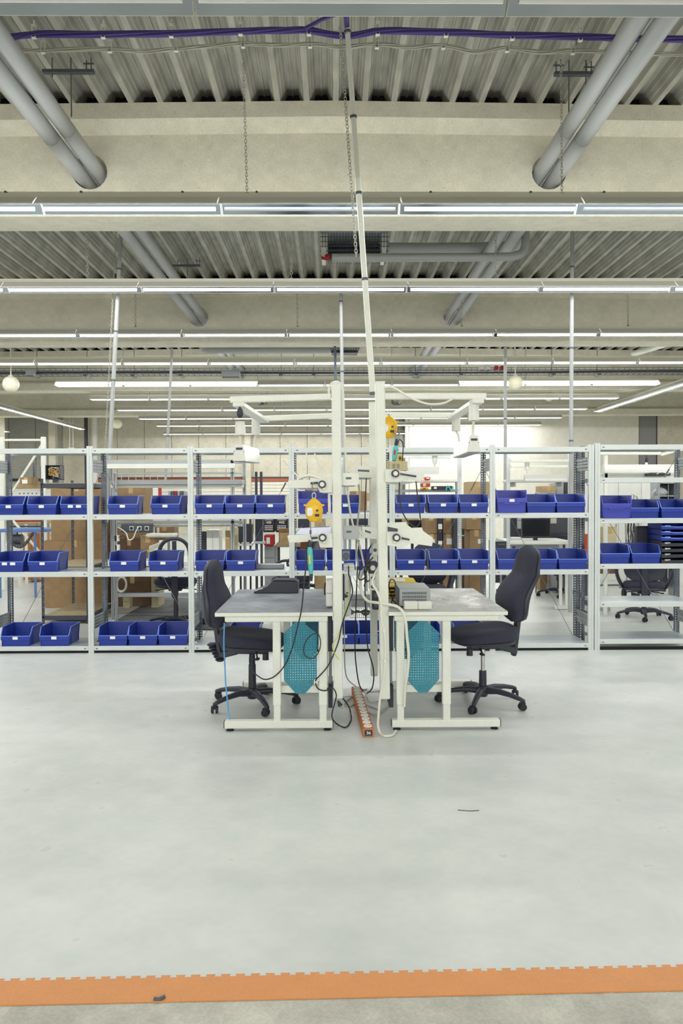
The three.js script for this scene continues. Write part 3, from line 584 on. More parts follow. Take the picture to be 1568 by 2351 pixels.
function rack(label, at, xs, levels, depthF, depthR, braces, topY) {
  const t = thing('storage_rack', label, 'rack', at, 'zinc racks across the hall');
  const w0 = 0.04;
  xs.forEach((x, i) => {
    pile().add(frontPost, new THREE.Matrix4().makeScale(1, topY / 2, 1).multiply(new THREE.Matrix4().makeBasis(V(1, 0, 0), V(0, 0, 1), V(0, 1, 0)).multiply(new THREE.Matrix4().makeScale(1, 1, 1))).setPosition(x, 0, -depthF - 0.033)).span(x - 0.028, x + 0.028, topY, topY + 0.003, -depthF - 0.035, -depthF + 0.003, 0.001).mesh('post', M.zincPost, t);
    pile().add(perforated, new THREE.Matrix4().makeScale(1, topY / 2, 1).setPosition(x, 0, -depthR)).mesh('rear_post', M.zincDark, t);
    for (const y of [topY - 0.25, 0.22]) {               // grooved side tie between front and rear post
      const p = pile(); for (let k = 0; k < 4; k++) p.span(x - 0.006 - (k % 2) * 0.004, x + 0.004, y + k * 0.032, y + k * 0.032 + 0.03, -depthR, -depthF - 0.03, 0.003);
      p.mesh('side_tie', M.zinc, t);
    }
  });
  for (let i = 0; i + 1 < xs.length; i++) for (const y of levels) {
    const a = xs[i] + 0.027, b = xs[i + 1] - 0.027;
    const p = pile().span(a, b, y - (y < 0.2 ? 0.041 : 0.048), y, -depthF - 0.002, -depthF + 0.004, 0.002).span(a, b, y - 0.044, y, -depthR, -depthR + 0.004, 0.001).span(a, b, y - (y < 0.2 ? 0.043 : 0.05), y - (y < 0.2 ? 0.039 : 0.046), -depthF - 0.02, -depthF + 0.003, 0.001);
    for (const f of [0.33, 0.66]) p.span(a + (b - a) * f - 0.02, a + (b - a) * f + 0.02, y - 0.03, y - 0.002, -depthR + 0.005, -depthF, 0.001);
    const s = pile().span(a, b, y - 0.002, y, -depthR + 0.005, -depthF, 0.001).mesh('shelf', M.shelfDeck, t);
    p.mesh('front_edge', M.zincPost, s);
    for (const x of [a + 0.03, b - 0.03]) pile().box(x, y - 0.024, -depthF + 0.005, 0.019, 0.006, 0.004, 0.001).mesh('slot', M.dark, s);
  }
  for (let i = 0; i + 1 < xs.length; i++) pile().span(xs[i] + 0.03, xs[i + 1] - 0.03, 0, 0.03, -depthF - 0.03, -depthF - 0.02, 0).mesh('plinth', M.dark, t);
  braces.forEach(([x0, y0, x1, y1]) => {
    const a = V(x0, y0, -depthR - 0.01), b = V(x1, y1, -depthR - 0.01), f = b.clone().sub(a).normalize(), c = a.clone().lerp(b, 0.06);
    pile().cyl(a, b, 0.0028, 0.0028, 6).cyl(c, c.clone().addScaledVector(f, 0.1), 0.008, 0.008, 8).mesh('brace_wire', M.steel, t);
  });
  return t;
}
const RX = postX, br = (i, up) => up ? [RX[i + 1] - 0.03, 1.78, RX[i] + 0.03, 0.05] : [RX[i] + 0.03, 1.78, RX[i + 1] - 0.03, 0.05];
const LV = { top: 2.01, up: 1.362, mid: 0.802, low: 0.07 };
rack('long zinc rack of six bays holding blue bins on three shelf levels', V(RX[0], 0, -DS), RX, [LV.top, LV.up, LV.mid, LV.low], DS, DR, [br(0, true), br(1, false), br(2, true), br(3, false), br(4, true), br(5, false)], 2.03);
const UV = [2.03, 1.705, 1.305, 0.855, 0.478, 0.105];
rack('separate zinc rack with closer shelves and a tray stack, right end', V(unitX[0], 0, -DS), unitX, UV, DS, DR, [[unitX[0] + 0.03, 1.68, unitX[1] - 0.03, 0.1], [unitX[1] - 0.03, 1.9, unitX[0] + 0.03, 0.3]], 2.045);
single(pile().box(X(590, 8.05, 1305), LV.mid + 0.022, -8.0, 0.56, 0.04, 0.16, 0.003), 'shelf_board', M.grey, 'grey board lying on the middle shelf beside two blue bins', 'board');

// ---------------------------------------------------------------- blue open-front storage bins
function makeBin(label, tags, tone) {
  const t = proto('storage_bin', label, 'storage bin', 'blue storage bins on the racks');
  const [body, edge] = tone === 'violet' ? [M.violet, M.violetEdge] : [M.blue, M.blueEdge];
  const tall = tone === 'violet', w = 0.147, wb = 0.132, h = tall ? 0.222 : 0.182, f = tall ? 0.14 : 0.098, d = 0.33, th = 0.004;
  const at = (y) => wb + (w - wb) * y / h;               // half width at height y: the sides flare
  const b = pile();
  const slab = (pts) => {                                // a wall from its outer corners, given thickness inwards
    const g = new THREE.BufferGeometry(), o = pts.map((p) => V(...p)), n = o[1].clone().sub(o[0]).cross(o[2].clone().sub(o[0])).normalize(), q = o.map((p) => p.clone().addScaledVector(n, -th)), pos = [];
    const tri = (a, c, e) => pos.push(...a.toArray(), ...c.toArray(), ...e.toArray());
    for (let i = 1; i + 1 < o.length; i++) { tri(o[0], o[i], o[i + 1]); tri(q[0], q[i + 1], q[i]); }
    for (let i = 0; i < o.length; i++) { const j = (i + 1) % o.length; tri(o[i], q[i], q[j]); tri(o[i], q[j], o[j]); }
    g.setAttribute('position', new THREE.Float32BufferAttribute(pos, 3)); g.computeVertexNormals(); b.add(g);
  };
  const slope = tall ? 0.012 : 0.05;                     // the side's front edge leans back above the front wall
  const side = (s) => { const p = [[s * at(0), 0, 0.01], [s * at(0), 0, -d + 0.012], [s * at(h), h, -d], [s * at(h), h, -slope], [s * at(f), f, 0.004]]; return s > 0 ? p : p.reverse(); };
  slab(side(1)); slab(side(-1));
  slab([[-at(0), 0, -d + 0.012], [-at(h), h, -d], [at(h), h, -d], [at(0), 0, -d + 0.012]]);
  slab([[-at(0), 0, 0.0], [at(0), 0, 0.0], [at(f), f, 0.006], [-at(f), f, 0.006]]);
  slab([[-at(0), 0.001, -d + 0.012], [at(0), 0.001, -d + 0.012], [at(0), 0.001, 0], [-at(0), 0.001, 0]]);
  // proud band under the front edge, and ribs on the sides
  b.box(0, f - 0.02, 0.008, 2 * at(f) + 0.006, 0.038, 0.012, 0.003);
  if (tall) b.box(0, f - 0.045, 0.008, 0.16, 0.02, 0.011, 0.003);
  for (const s of [-1, 1]) b.box(s * at(h * 0.5), h * 0.45, -d + 0.03, 0.008, h * 0.85, 0.008, 0.002).box(s * at(h * 0.5), h * 0.45, -0.07, 0.006, h * 0.8, 0.006, 0.002);
  b.mesh('body', body, t);
  const r = pile(), R = 0.0034;
  for (const s of [-1, 1]) { const p = [V(s * (at(f) + 0.002), f + 0.001, 0.01), V(s * at(h), h, -slope), V(s * at(h), h, -d)]; for (let i = 0; i < 2; i++) r.bar(p[i], p[i + 1], 2 * R, 2 * R, 0.0012); }
  r.bar(V(-at(f) - 0.002, f + 0.001, 0.01), V(at(f) + 0.002, f + 0.001, 0.01), 2 * R, 2 * R, 0.0012).bar(V(-at(h), h, -d), V(at(h), h, -d), 2 * R, 2 * R, 0.0012);
  r.mesh('rim', edge, t);  // paler rim: worn edge with a highlight painted into the colour
  pile().box(0.0, f - 0.02, 0.0145, tags === 2 ? 0.15 : 0.088, 0.034, 0.003, 0.001).mesh('label_holder', body, t);
  for (const x of tags === 1 ? [0] : tags === 2 ? [-0.04, 0.04] : []) pile().box(x, f - 0.018, 0.0168, 0.05, 0.027, 0.0014, 0.0003).mesh('tag', M.paper, t, 'white paper tag');
  return t;
}
const binKinds = { a: null, b: null, c: null, v: null, w: null };
const binLabel = { a: 'blue bin with one white tag', b: 'blue bin with two white tags', c: 'blue bin without a tag', v: 'taller violet blue bin with a white tag', w: 'taller violet blue bin without a tag' };
function bin(type, u, level, where, dz = 0, turn = 0, D = DS + 0.02) {
  const y = typeof level === 'number' ? level : LV[level], x = X(u, D, 1200), at = V(x, y + 0.001, -D + dz);
  const label = `${binLabel[type]}, ${where}`;
  if (!binKinds[type]) { const o = binKinds[type] = makeBin(label, { a: 1, b: 2, c: 0, v: 1, w: 0 }[type], 'vw'.includes(type) ? 'violet' : 'blue'); o.position.copy(at); o.rotation.y = turn; return o; }
  return copy(binKinds[type], 'storage_bin', label, at, turn);
}
[['a', 21], ['a', 96.5], ['b', 169], ['a', 282], ['a', 380], ['a', 481], ['a', 551], ['a', 621], ['v', 719], ['a', 793], ['a', 943.5], ['a', 1017.5], ['a', 1088], ['v', 1173], ['c', 1242], ['c', 1310]].forEach(([k, u], i) => bin(k, u, 'up', `${ORD[i]} from the left on the upper shelf`, k === 'v' ? 0.03 : i === 2 ? -0.045 : 0, [0, 0, 0, 0.06, -0.05, 0, 0, 0.04, 0, 0, 0, 0, 0, 0, 0, 0][i]));
[['b', 20], ['a', 97], ['a', 284], ['a', 374], ['a', 481], ['a', 552], ['a', 712], ['a', 783], ['a', 856], ['a', 943], ['a', 1019.5], ['a', 1089], ['c', 1176], ['c', 1246], ['c', 1315]].forEach(([k, u], i) => bin(k, u, 'mid', `${ORD[i]} from the left on the middle shelf`));
[['a', 33], ['a', 122], ['a', 257], ['a', 326], ['a', 395], ['a', 560], ['a', 720], ['a', 790], ['a', 856], ['a', 977], ['a', 1077]].forEach(([k, u], i) => bin(k, u, 'low', `${ORD[i]} from the left on the bottom shelf`));
[['w', 1413], ['c', 1479], ['c', 1550]].forEach(([k, u], i) => bin(k, u, UV[2], `${ORD[i]} on the upper shelf of the separate rack`, k === 'w' ? 0.03 : 0));
[['c', 1412], ['c', 1483]].forEach(([k, u], i) => bin(k, u, UV[3], `${ORD[i]} on the lower shelf of the separate rack`));
// stack of small-part trays at the right end: three blue over four black
{
  const x0 = X(1520, DS, 1250), w = 0.325, y0 = UV[3] + 0.001, h = 0.056;
  for (let k = 0; k < 7; k++) {
    const y = y0 + k * h, m = k > 3 ? M.blue : M.black, t = thing('parts_tray', `${k > 3 ? 'blue' : 'black'} parts tray with silver tags, ${ORD[k]} from below in the stack`, 'tray', V(x0 + w / 2, y, -DS - 0.02), 'stack of parts trays on the separate rack');
    pile().span(x0, x0 + w, y, y + 0.004, -DS - 0.36, -DS - 0.01, 0.001).span(x0, x0 + 0.004, y, y + h - 0.002, -DS - 0.36, -DS - 0.02, 0.001).span(x0 + w - 0.004, x0 + w, y, y + h - 0.002, -DS - 0.36, -DS - 0.02, 0.001).span(x0, x0 + w, y, y + h - 0.002, -DS - 0.36, -DS - 0.355, 0.001).span(x0, x0 + w, y, y + h * 0.55, -DS - 0.02, -DS - 0.014, 0.002).mesh('tray_body', m, t);
    pile().tube([V(x0, y + h * 0.6, -DS - 0.015), V(x0 + w * 0.5, y + h * 0.42, -DS - 0.005), V(x0 + w, y + h * 0.6, -DS - 0.015)], 0.0045, 6, 5).mesh('front_lip', k > 3 ? M.blueEdge : M.black, t);
    for (const f of [0.18, 0.83]) pile().box(x0 + w * f, y + h * 0.6, -DS - 0.008, 0.055, 0.016, 0.004, 0.001).mesh('tag', k > 3 ? M.blueEdge : M.grey, t);
  }
}

// ---------------------------------------------------------------- the two workbenches
const D1 = 5.12, D2 = 6.2, TOP = 0.787;
const px = (u, v, D = D1) => P(u, v, D);
function bench(label, o) {
  const s = o.s, t = thing('workbench', label, 'workbench', V(px(o.top[0], 1500).x, 0, -D1), 'back to back workbenches');
  const xa = px(o.top[0], 1405).x, xb = px(o.top[1], 1405).x;
  const tt = pile().span(xa, xb, TOP - 0.028, TOP - 0.003, -6.3, -5.04, 0.003).mesh('table_top', M.cream, t);
  pile().span(xa + 0.002, xb - 0.002, TOP - 0.004, TOP, -6.298, -5.042, 0.001).mesh('work_surface', o.surface, tt, o.surfaceLabel);
  const ax = px(o.apron[0], 1420).x, bx = px(o.apron[1], 1420).x;
  for (const D of [D1, D2]) pile().span(ax, bx, TOP - 0.072, TOP - 0.028, -D - 0.02, -D + 0.025, 0.004).mesh('apron', M.cream, t);
  for (const x of [ax + 0.02, bx - 0.02]) pile().span(x - 0.02, x + 0.02, TOP - 0.068, TOP - 0.03, -D2, -D1 - 0.03, 0.003).mesh('side_rail', M.cream, t);
  for (const D of [D1, D2]) {
    for (const [u0, u1] of o.legs) {
      const x0 = px(u0, 1550).x, x1 = px(u1, 1550).x;
      const leg = pile().span(x0, x1, 0.165, TOP - 0.072, -D - 0.025, -D + 0.025, 0.005).mesh('leg', M.cream, t);
      pile().span(x0 + 0.004, x1 - 0.003, 0.06, 0.17, -D - 0.02, -D + 0.02, 0.004).mesh('inner_leg', M.cream, leg);
    }
    const f0 = px(o.foot[0], 1670).x, f1 = px(o.foot[1], 1670).x;
    const ft = pile().span(f0, f1, 0.018, 0.066, -D - 0.03, -D + 0.03, 0.005).mesh('foot_bar', M.cream, t);
    for (const x of [f0 + 0.035, f1 - 0.035]) pile().lathe([[0, 0], [0.026, 0], [0.024, 0.006], [0.012, 0.012], [0.006, 0.014], [0.006, 0.022], [0, 0.022]], new THREE.Matrix4().setPosition(x, 0, -D), 16).mesh('levelling_foot', M.blackSoft, ft);
    for (const x of [f0 - 0.002, f1 + 0.002]) pile().box(x, 0.042, -D, 0.004, 0.044, 0.056, 0.001).mesh('end_cap', M.black, ft);
    // perforated teal screen hung between the legs
    const [b0, b1] = o.board, y1 = 0.705, y0 = 0.232, x0 = px(b0, 1500).x, x1 = px(b1, 1500).x, w = x1 - x0, c = 0.078;
    const sh = new THREE.Shape([[x0 + c, y0], [x1 - c, y0], [x1, y0 + 0.09], [x1, y1 - 0.075], [x1 - c, y1], [x0 + c, y1], [x0, y1 - 0.075], [x0, y0 + 0.09]].map(([a, b]) => new THREE.Vector2(a, b)));
    for (let i = 0; i < 13; i++) for (let j = 0; j < 28; j++) {
      const hx = x0 + 0.012 + (w - 0.024) * i / 12, hy = y0 + 0.01 + j * 0.0165, edge = Math.min(hx - x0, x1 - hx), fromEnd = Math.min((hy - y0) * c / 0.09, (y1 - hy) * c / 0.075);
      if (edge + fromEnd < c + 0.012) continue;
      const h = new THREE.Path(); h.absarc(hx, hy, 0.0035, 0, Math.PI * 2); sh.holes.push(h);
    }
    const g = new THREE.ExtrudeGeometry(sh, { depth: 0.003, bevelEnabled: false, curveSegments: 3 });
    pile().add(boxUV(cleaned(g)), new THREE.Matrix4().makeTranslation(0, 0, -D - 0.03)).mesh('perforated_screen', D === D1 ? M.teal : M.tealShaded, t, 'teal perforated screen');  // far screen is the same teal with its shade put into the colour
  }
  pile().bar(V(px(o.legs[0][0], 1590).x, 0.258, -D1 - 0.05), V(px(o.legs[1][1], 1590).x, 0.258, -D1 - 0.05), 0.02, 0.05, 0.003).mesh('cross_bar', M.cream, t);
  // dark cable channel between legs and upright
  const [c0, c1] = o.channel; const cx0 = px(c0, 1500).x, cx1 = px(c1, 1500).x;
  pile().span(cx0, cx1, 0.5, TOP - 0.04, -5.5, -5.2, 0.004).mesh('cable_channel', M.black, t);
  pile().span(cx0, cx1, 0.12, 0.27, -5.5, -5.2, 0.004).mesh('cable_channel', M.black, t);
  pile().span(cx0 + 0.004, cx1 - 0.004, 0.27, 0.5, -5.45, -5.25, 0.004).mesh('channel_cover', M.grey, t);
  // uprights
  const up = (a, b, w, D, name = 'upright') => { const A = P(a[0], a[1], D), B = P(b[0], b[1], D), m = pile().bar(B, A, w, w * 0.9, 0.006, V(1, 0, 0)).mesh(name, M.cream, t); const cap = A.clone(); pile().box(cap.x, cap.y + 0.002, cap.z, w * 0.96, 0.006, w * 0.86, 0.002).mesh('cap', M.white, m); return m; };
  up(o.near[0], o.near[1], o.nearW, D1 + 0.03);
  up(o.far[0], o.far[1], 0.062, D2 + 0.02);
  // lamp arms over the table and the rod between their ends
  const arm = (a, b, D, h) => { const A = P(...a, D), B = P(...b, D); pile().bar(A, B, 0.04, h, 0.005).mesh('lamp_arm', M.cream, t); return A; };
  const e1 = arm(o.arm1[0], o.arm1[1], D1 + 0.03, 0.042), e2 = arm(o.arm2[0], o.arm2[1], D2 + 0.02, 0.042);
  e1.y -= 0.035; e2.y -= 0.02; e1.x -= s * 0.06; e1.z += 0.05; e2.x -= s * 0.01;
  pile().bar(e1, e2, 0.075, 0.03, 0.004).mesh('lamp_rail', M.cream, t);
  // shelf arms with clamping knobs
  const cheek = (pts, D, th = 0.012) => pile().ext(pts.map(([u, v]) => { const q = P(u, v, D); return [q.x, q.y]; }), th, new THREE.Matrix4().makeTranslation(0, 0, -D), 0.002);
  for (const a of o.cheeks) {
    for (const D of [D1 - 0.02, D2]) {
      const k = cheek(a.pts, D1 - 0.02); const dz = D1 - 0.02 - D; if (dz) k.g.forEach((g) => g.translate(0, 0, dz));
      const c = k.mesh('shelf_arm', M.cream, t);
      if (dz) continue;
      for (const q of a.slots ?? []) cheek(q, D1 - 0.036, 0.004).mesh('slot', M.anthracite, c);
      const n = P(a.knob[0], a.knob[1], D1 - 0.06);
      const kn = pile().cyl(V(n.x, n.y, n.z - 0.03), V(n.x, n.y, n.z + 0.006), 0.026, 0.025, 24).mesh('knob', M.black, c);
      pile().cyl(V(n.x, n.y, n.z + 0.004), V(n.x, n.y, n.z + 0.01), 0.0155, 0.015, 24).mesh('knob_face', M.white, kn);
      const l = P(a.knob[0] + a.lever[0], a.knob[1] + a.lever[1], D1 - 0.06); pile().bar(V(n.x, n.y, n.z - 0.005), l, 0.016, 0.014, 0.004, V(0, 0, 1)).mesh('lever', M.cream, kn);
    }
    const p = P(a.plate[0], a.plate[2], D1), q = P(a.plate[1], a.plate[3], D1);
    pile().bar(V(p.x, p.y, -(D1 + D2) / 2), V(q.x, q.y, -(D1 + D2) / 2), D2 - D1 - 0.05, 0.006, 0.001).mesh('shelf_plate', a.m, t);
    if (a.wing) pile().ext(a.wing.map(([u, v]) => { const w = P(u, v, D2); return [w.x, w.y]; }), 0.006, new THREE.Matrix4().makeTranslation(0, 0, -D2 - 0.01)).mesh('shelf_back', M.glass, t, 'clear bluish shelf back');
  }
  return t;
}
const leftBench = bench('workbench with dark grey top and a black case on it', {
  s: -1, top: [497, 764], apron: [517, 752], legs: [[627, 645], [732, 751]], foot: [516, 764], board: [651, 727], channel: [753, 763], surface: M.top, surfaceLabel: 'dark grey work surface', near: [[771.5, 881], [776.5, 1602]], nearW: 0.068,
  far: [[772, 930], [774, 1550]], arm1: [[528, 918], [760, 911]], arm2: [[604, 961], [764, 955]],
  cheeks: [
    { pts: [[662, 1103], [732, 1101], [736, 1097], [762, 1097], [762, 1131], [734, 1131], [731, 1120], [662, 1121]], slots: [[[713, 1107], [730, 1106], [730, 1111], [713, 1112]]], knob: [739.5, 1112], lever: [5, 13], plate: [676, 760, 1119, 1117], m: M.cream },
    { pts: [[660, 1231], [662, 1229], [733, 1226], [762, 1225], [762, 1257], [735, 1257], [731, 1242], [664, 1246]], slots: [[[715, 1233], [729, 1232], [729, 1237], [715, 1238]]], knob: [740.5, 1234.5], lever: [5, 14], plate: [676, 760, 1229, 1227], m: M.glass, wing: [[691, 1212], [756, 1208], [756, 1226], [691, 1227], [672, 1232], [696, 1204]] },
  ],
});
const rightBench = bench('workbench with pale worn top holding a grey power supply', {
  s: 1, top: [890, 1160], apron: [905, 1142], legs: [[910, 928], [1015, 1034]], foot: [899, 1147], board: [935, 1009], channel: [895, 905], surface: M.topWorn, surfaceLabel: 'pale worn metal work surface', near: [[872, 878], [884, 1603]], nearW: 0.07,
  far: [[855, 925], [859, 1551]], arm1: [[1116, 910], [880, 910]], arm2: [[1040, 954], [868, 953]],
  cheeks: [
    { pts: [[884, 1077], [900, 1078], [974, 1088], [974, 1094], [966, 1104], [928, 1099], [920, 1107], [884, 1107]], slots: [[[919, 1086], [956, 1092], [955, 1096], [919, 1090]]], knob: [908, 1087], lever: [-3, 11], plate: [898, 958, 1103, 1106], m: M.cream },
    { pts: [[888, 1208], [915, 1213], [968, 1211], [971, 1219], [993, 1234], [994, 1240], [991, 1254], [940, 1247], [921, 1256], [888, 1252]], slots: [[[922, 1233], [940, 1237], [940, 1241], [922, 1238]], [[890, 1209], [913, 1214], [913, 1220], [890, 1220]]], knob: [910.5, 1234.5], lever: [-5, 14], plate: [915, 985, 1226, 1240], m: M.cream },
  ],
});
// trays and boxes on the inner faces of the uprights
{
  const inner = (label, u0, u1, v0, v1, D, m, tilt = 0) => {
    const a = P(u0, v0, D), b = P(u1, v1, D), t = thing('side_tray', label, 'tray', V(a.x, b.y, -D), 'trays between the workbench uprights');
    pile().ext([[a.x, a.y], [b.x - 0.01, a.y + tilt], [b.x, a.y + tilt - 0.012], [b.x, b.y + tilt + 0.01], [b.x - 0.012, b.y + tilt], [a.x, b.y]], 0.012, new THREE.Matrix4().makeTranslation(0, 0, -D), 0.002).mesh('cheek', m, t);
    pile().span(a.x, b.x - 0.01, b.y + 0.004, b.y + 0.01, -D - 0.85, -D, 0.001).mesh('tray_floor', M.grey, t);
    pile().ext([[a.x + 0.02, (a.y + b.y) / 2], [b.x - 0.05, (a.y + b.y) / 2 + tilt], [b.x - 0.05, (a.y + b.y) / 2 + tilt + 0.014], [a.x + 0.02, (a.y + b.y) / 2 + 0.014]], 0.003, new THREE.Matrix4().makeTranslation(0, 0, -D + 0.012)).mesh('slot', M.greyDark, t);
  };
  inner('pale side tray high on the left upright', 787, 824, 1086, 1115, 5.2, M.cream);
  inner('pale side tray low on the left upright', 788, 824, 1208, 1238, 5.2, M.grey);
  inner('pale box tray high on the right upright, inner side', 815, 864, 1069, 1096, 5.5, M.cream, -0.004);
  inner('pale slotted tray low on the right upright, inner side', 831, 868, 1208, 1234, 5.35, M.cream, -0.012);
}
// linear bench lamps hung under the arms
function benchLamp(label, near, far, cans) {
  const a = P(...near, D1 + 0.02), b = P(...far, D2 + 0.06), t = thing('bench_lamp', label, 'lamp', a.clone(), 'hanging bench lamps');
  const f = b.clone().sub(a), L = f.length(); f.normalize();
  const side = V(0, 1, 0).cross(f).normalize(), u = f.clone().cross(side).normalize();
  const m = new THREE.Matrix4().makeBasis(side, u, f).setPosition(a);
  pile().ext([[-0.043, -0.05], [0.043, -0.05], [0.041, -0.03], [0.029, 0.052], [0.022, 0.06], [-0.022, 0.06], [-0.029, 0.052], [-0.041, -0.03]], L, m, 0.003).mesh('lamp_housing', M.white, t);
  pile().ext([[-0.038, -0.055], [0.038, -0.055], [0.038, -0.049], [-0.038, -0.049]], L - 0.06, m.clone().multiply(new THREE.Matrix4().makeTranslation(0, 0, 0.03))).mesh('diffuser', M.grey, t);
  pile().ext([[-0.022, 0.024], [0.02, 0.024], [0.02, 0.038], [-0.022, 0.038]], 0.003, m.clone().multiply(new THREE.Matrix4().makeTranslation(0, 0, -0.006))).mesh('switch', M.black, t);
  for (const x of [-0.032, 0.032]) pile().cyl(V(x, 0.012, -0.006).applyMatrix4(m), V(x, 0.012, -0.001).applyMatrix4(m), 0.004, 0.004, 8).mesh('screw', M.steel, t);
  for (const [top, bot, D, k] of cans) {
    const A = P(...top, D), B = P(...bot, D), c = A.clone().lerp(B, 0.06), d = A.clone().lerp(B, 0.55);
    pile().cyl(c, A, 0.028, 0.032, 20).cyl(c.clone(), A.clone().lerp(B, 0.5), 0.032, 0.036, 20).mesh('cable_canopy', M.white, t);
    const e = a.clone().addScaledVector(f, k * L).addScaledVector(u, 0.045);
    pile().tube([A.clone().lerp(B, 0.5), A.clone().lerp(e, 0.7), e], 0.009, 8).mesh('coil_cord', M.cableWhite, t);
  }
  return t;
}
benchLamp('white bench lamp with black switch over the dark topped workbench', [549, 1041], [586, 1048], [[[551, 968], [553, 1030], D1 + 0.05, 0.05], [[587, 958], [588, 1040], D2, 0.9]]);
benchLamp('white bench lamp over the pale workbench, seen from its end', [1088, 1020], [1052, 1036], [[[1088, 921], [1088, 1010], D1 + 0.05, 0.06], [[1047, 950], [1047, 1030], D2, 0.9]]);
single(pile().ball(P(551, 948, D1).x, P(551, 948, D1).y, -D1, 0.022, 0.034, 0.02, 14).cyl(P(551, 938, D1), P(551, 929, D1), 0.006, 0.008, 8), 'pull_switch', M.black, 'black pull switch hanging under the lamp rail of the dark topped bench', 'switch');
// ---------------------------------------------------------------- tools hung from spring balancers
function balancer(label, c, D, hookTop, group) {
  const p = P(...c, D), t = thing('tool_balancer', label, 'tool balancer', p.clone(), group), r = 0.056;
  const o = [{ y: -0.074, rx: 0.012, rz: 0.012 }, { y: -0.068, rx: 0.028, rz: 0.024 }, { y: -0.045, rx: 0.05, rz: 0.034 }, { y: 0, rx: 0.058, rz: 0.042 }, { y: 0.04, rx: 0.05, rz: 0.036 }, { y: 0.062, rx: 0.03, rz: 0.026 }, { y: 0.076, rx: 0.014, rz: 0.014 }];
  pile().loft(o.map((l) => ({ ...l, x: p.x, y: p.y + l.y, z: p.z, p: 2.2 })), 28).mesh('drum_housing', M.yellow, t);
  for (const s of [-1, 1]) pile().cyl(V(p.x + s * 0.045, p.y + 0.03, p.z), V(p.x + s * 0.066, p.y + 0.036, p.z), 0.008, 0.006, 10).mesh('lug', M.yellow, t);
  pile().loft([{ y: 0, rx: 0.02, rz: 0.028 }, { y: 0.004, rx: 0.019, rz: 0.027 }], 20, new THREE.Matrix4().makeRotationX(Math.PI / 2).setPosition(p.x - 0.026, p.y - 0.008, p.z + 0.037)).mesh('data_label', M.paper, t);
  pile().box(p.x + 0.02, p.y - 0.03, p.z + 0.039, 0.028, 0.016, 0.006, 0.002, [0, 0.25, 0]).cyl(V(p.x + 0.02, p.y, p.z + 0.03), V(p.x + 0.021, p.y, p.z + 0.048), 0.009, 0.007, 12).mesh('tension_key', M.black, t);
  const h = P(...hookTop, D);
  pile().tube([h.clone().add(V(0, 0, 0.02)), h.clone().add(V(0.012, 0.008, 0)), h.clone().add(V(0.002, -0.02, 0)), V(p.x, (h.y + p.y + 0.08) / 2 + 0.015, p.z)], 0.004, 8).mesh('hook', M.steel, t);
  pile().add(new THREE.TorusGeometry(0.014, 0.0038, 8, 18).scale(0.85, 1.35, 1), new THREE.Matrix4().setPosition(p.x, p.y + 0.094, p.z)).mesh('shackle_ring', M.chrome, t);
  return p;
}
function driver(label, top, bottom, D, m = M.aqua) {
  const a = P(...top, D), b = P(...bottom, D), f = b.clone().sub(a), L = f.length(), t = thing('electric_screwdriver', label, 'screwdriver', b.clone(), 'hanging screwdrivers');
  const q = new THREE.Matrix4().makeRotationFromQuaternion(new THREE.Quaternion().setFromUnitVectors(V(0, -1, 0), f.clone().normalize())).setPosition(a);
  const ring = (y, r) => ({ y: -y, rx: r, rz: r, p: 2.1 });
  pile().loft([ring(L, 0.011), ring(L * 0.97, 0.014), ring(L * 0.75, 0.0165), ring(L * 0.4, 0.0185), ring(L * 0.12, 0.0175), ring(0, 0.012)], 20, q).mesh('grip', m, t);
  pile().loft([ring(-0.001, 0.011), ring(-0.02, 0.012), ring(-0.045, 0.006)], 16, q).mesh('cable_boot', M.black, t);
  pile().loft([ring(L + 0.045, 0.0075), ring(L + 0.02, 0.011), ring(L, 0.012)], 16, q).mesh('chuck', M.black, t);
  pile().add(chamferBox(0.011, L * 0.32, 0.006, 0.001), q.clone().multiply(new THREE.Matrix4().makeTranslation(-0.004, -L * 0.45, 0.0165))).mesh('sticker', m === M.aqua ? M.yellowSoft : M.red, t);
  return [a, b];
}
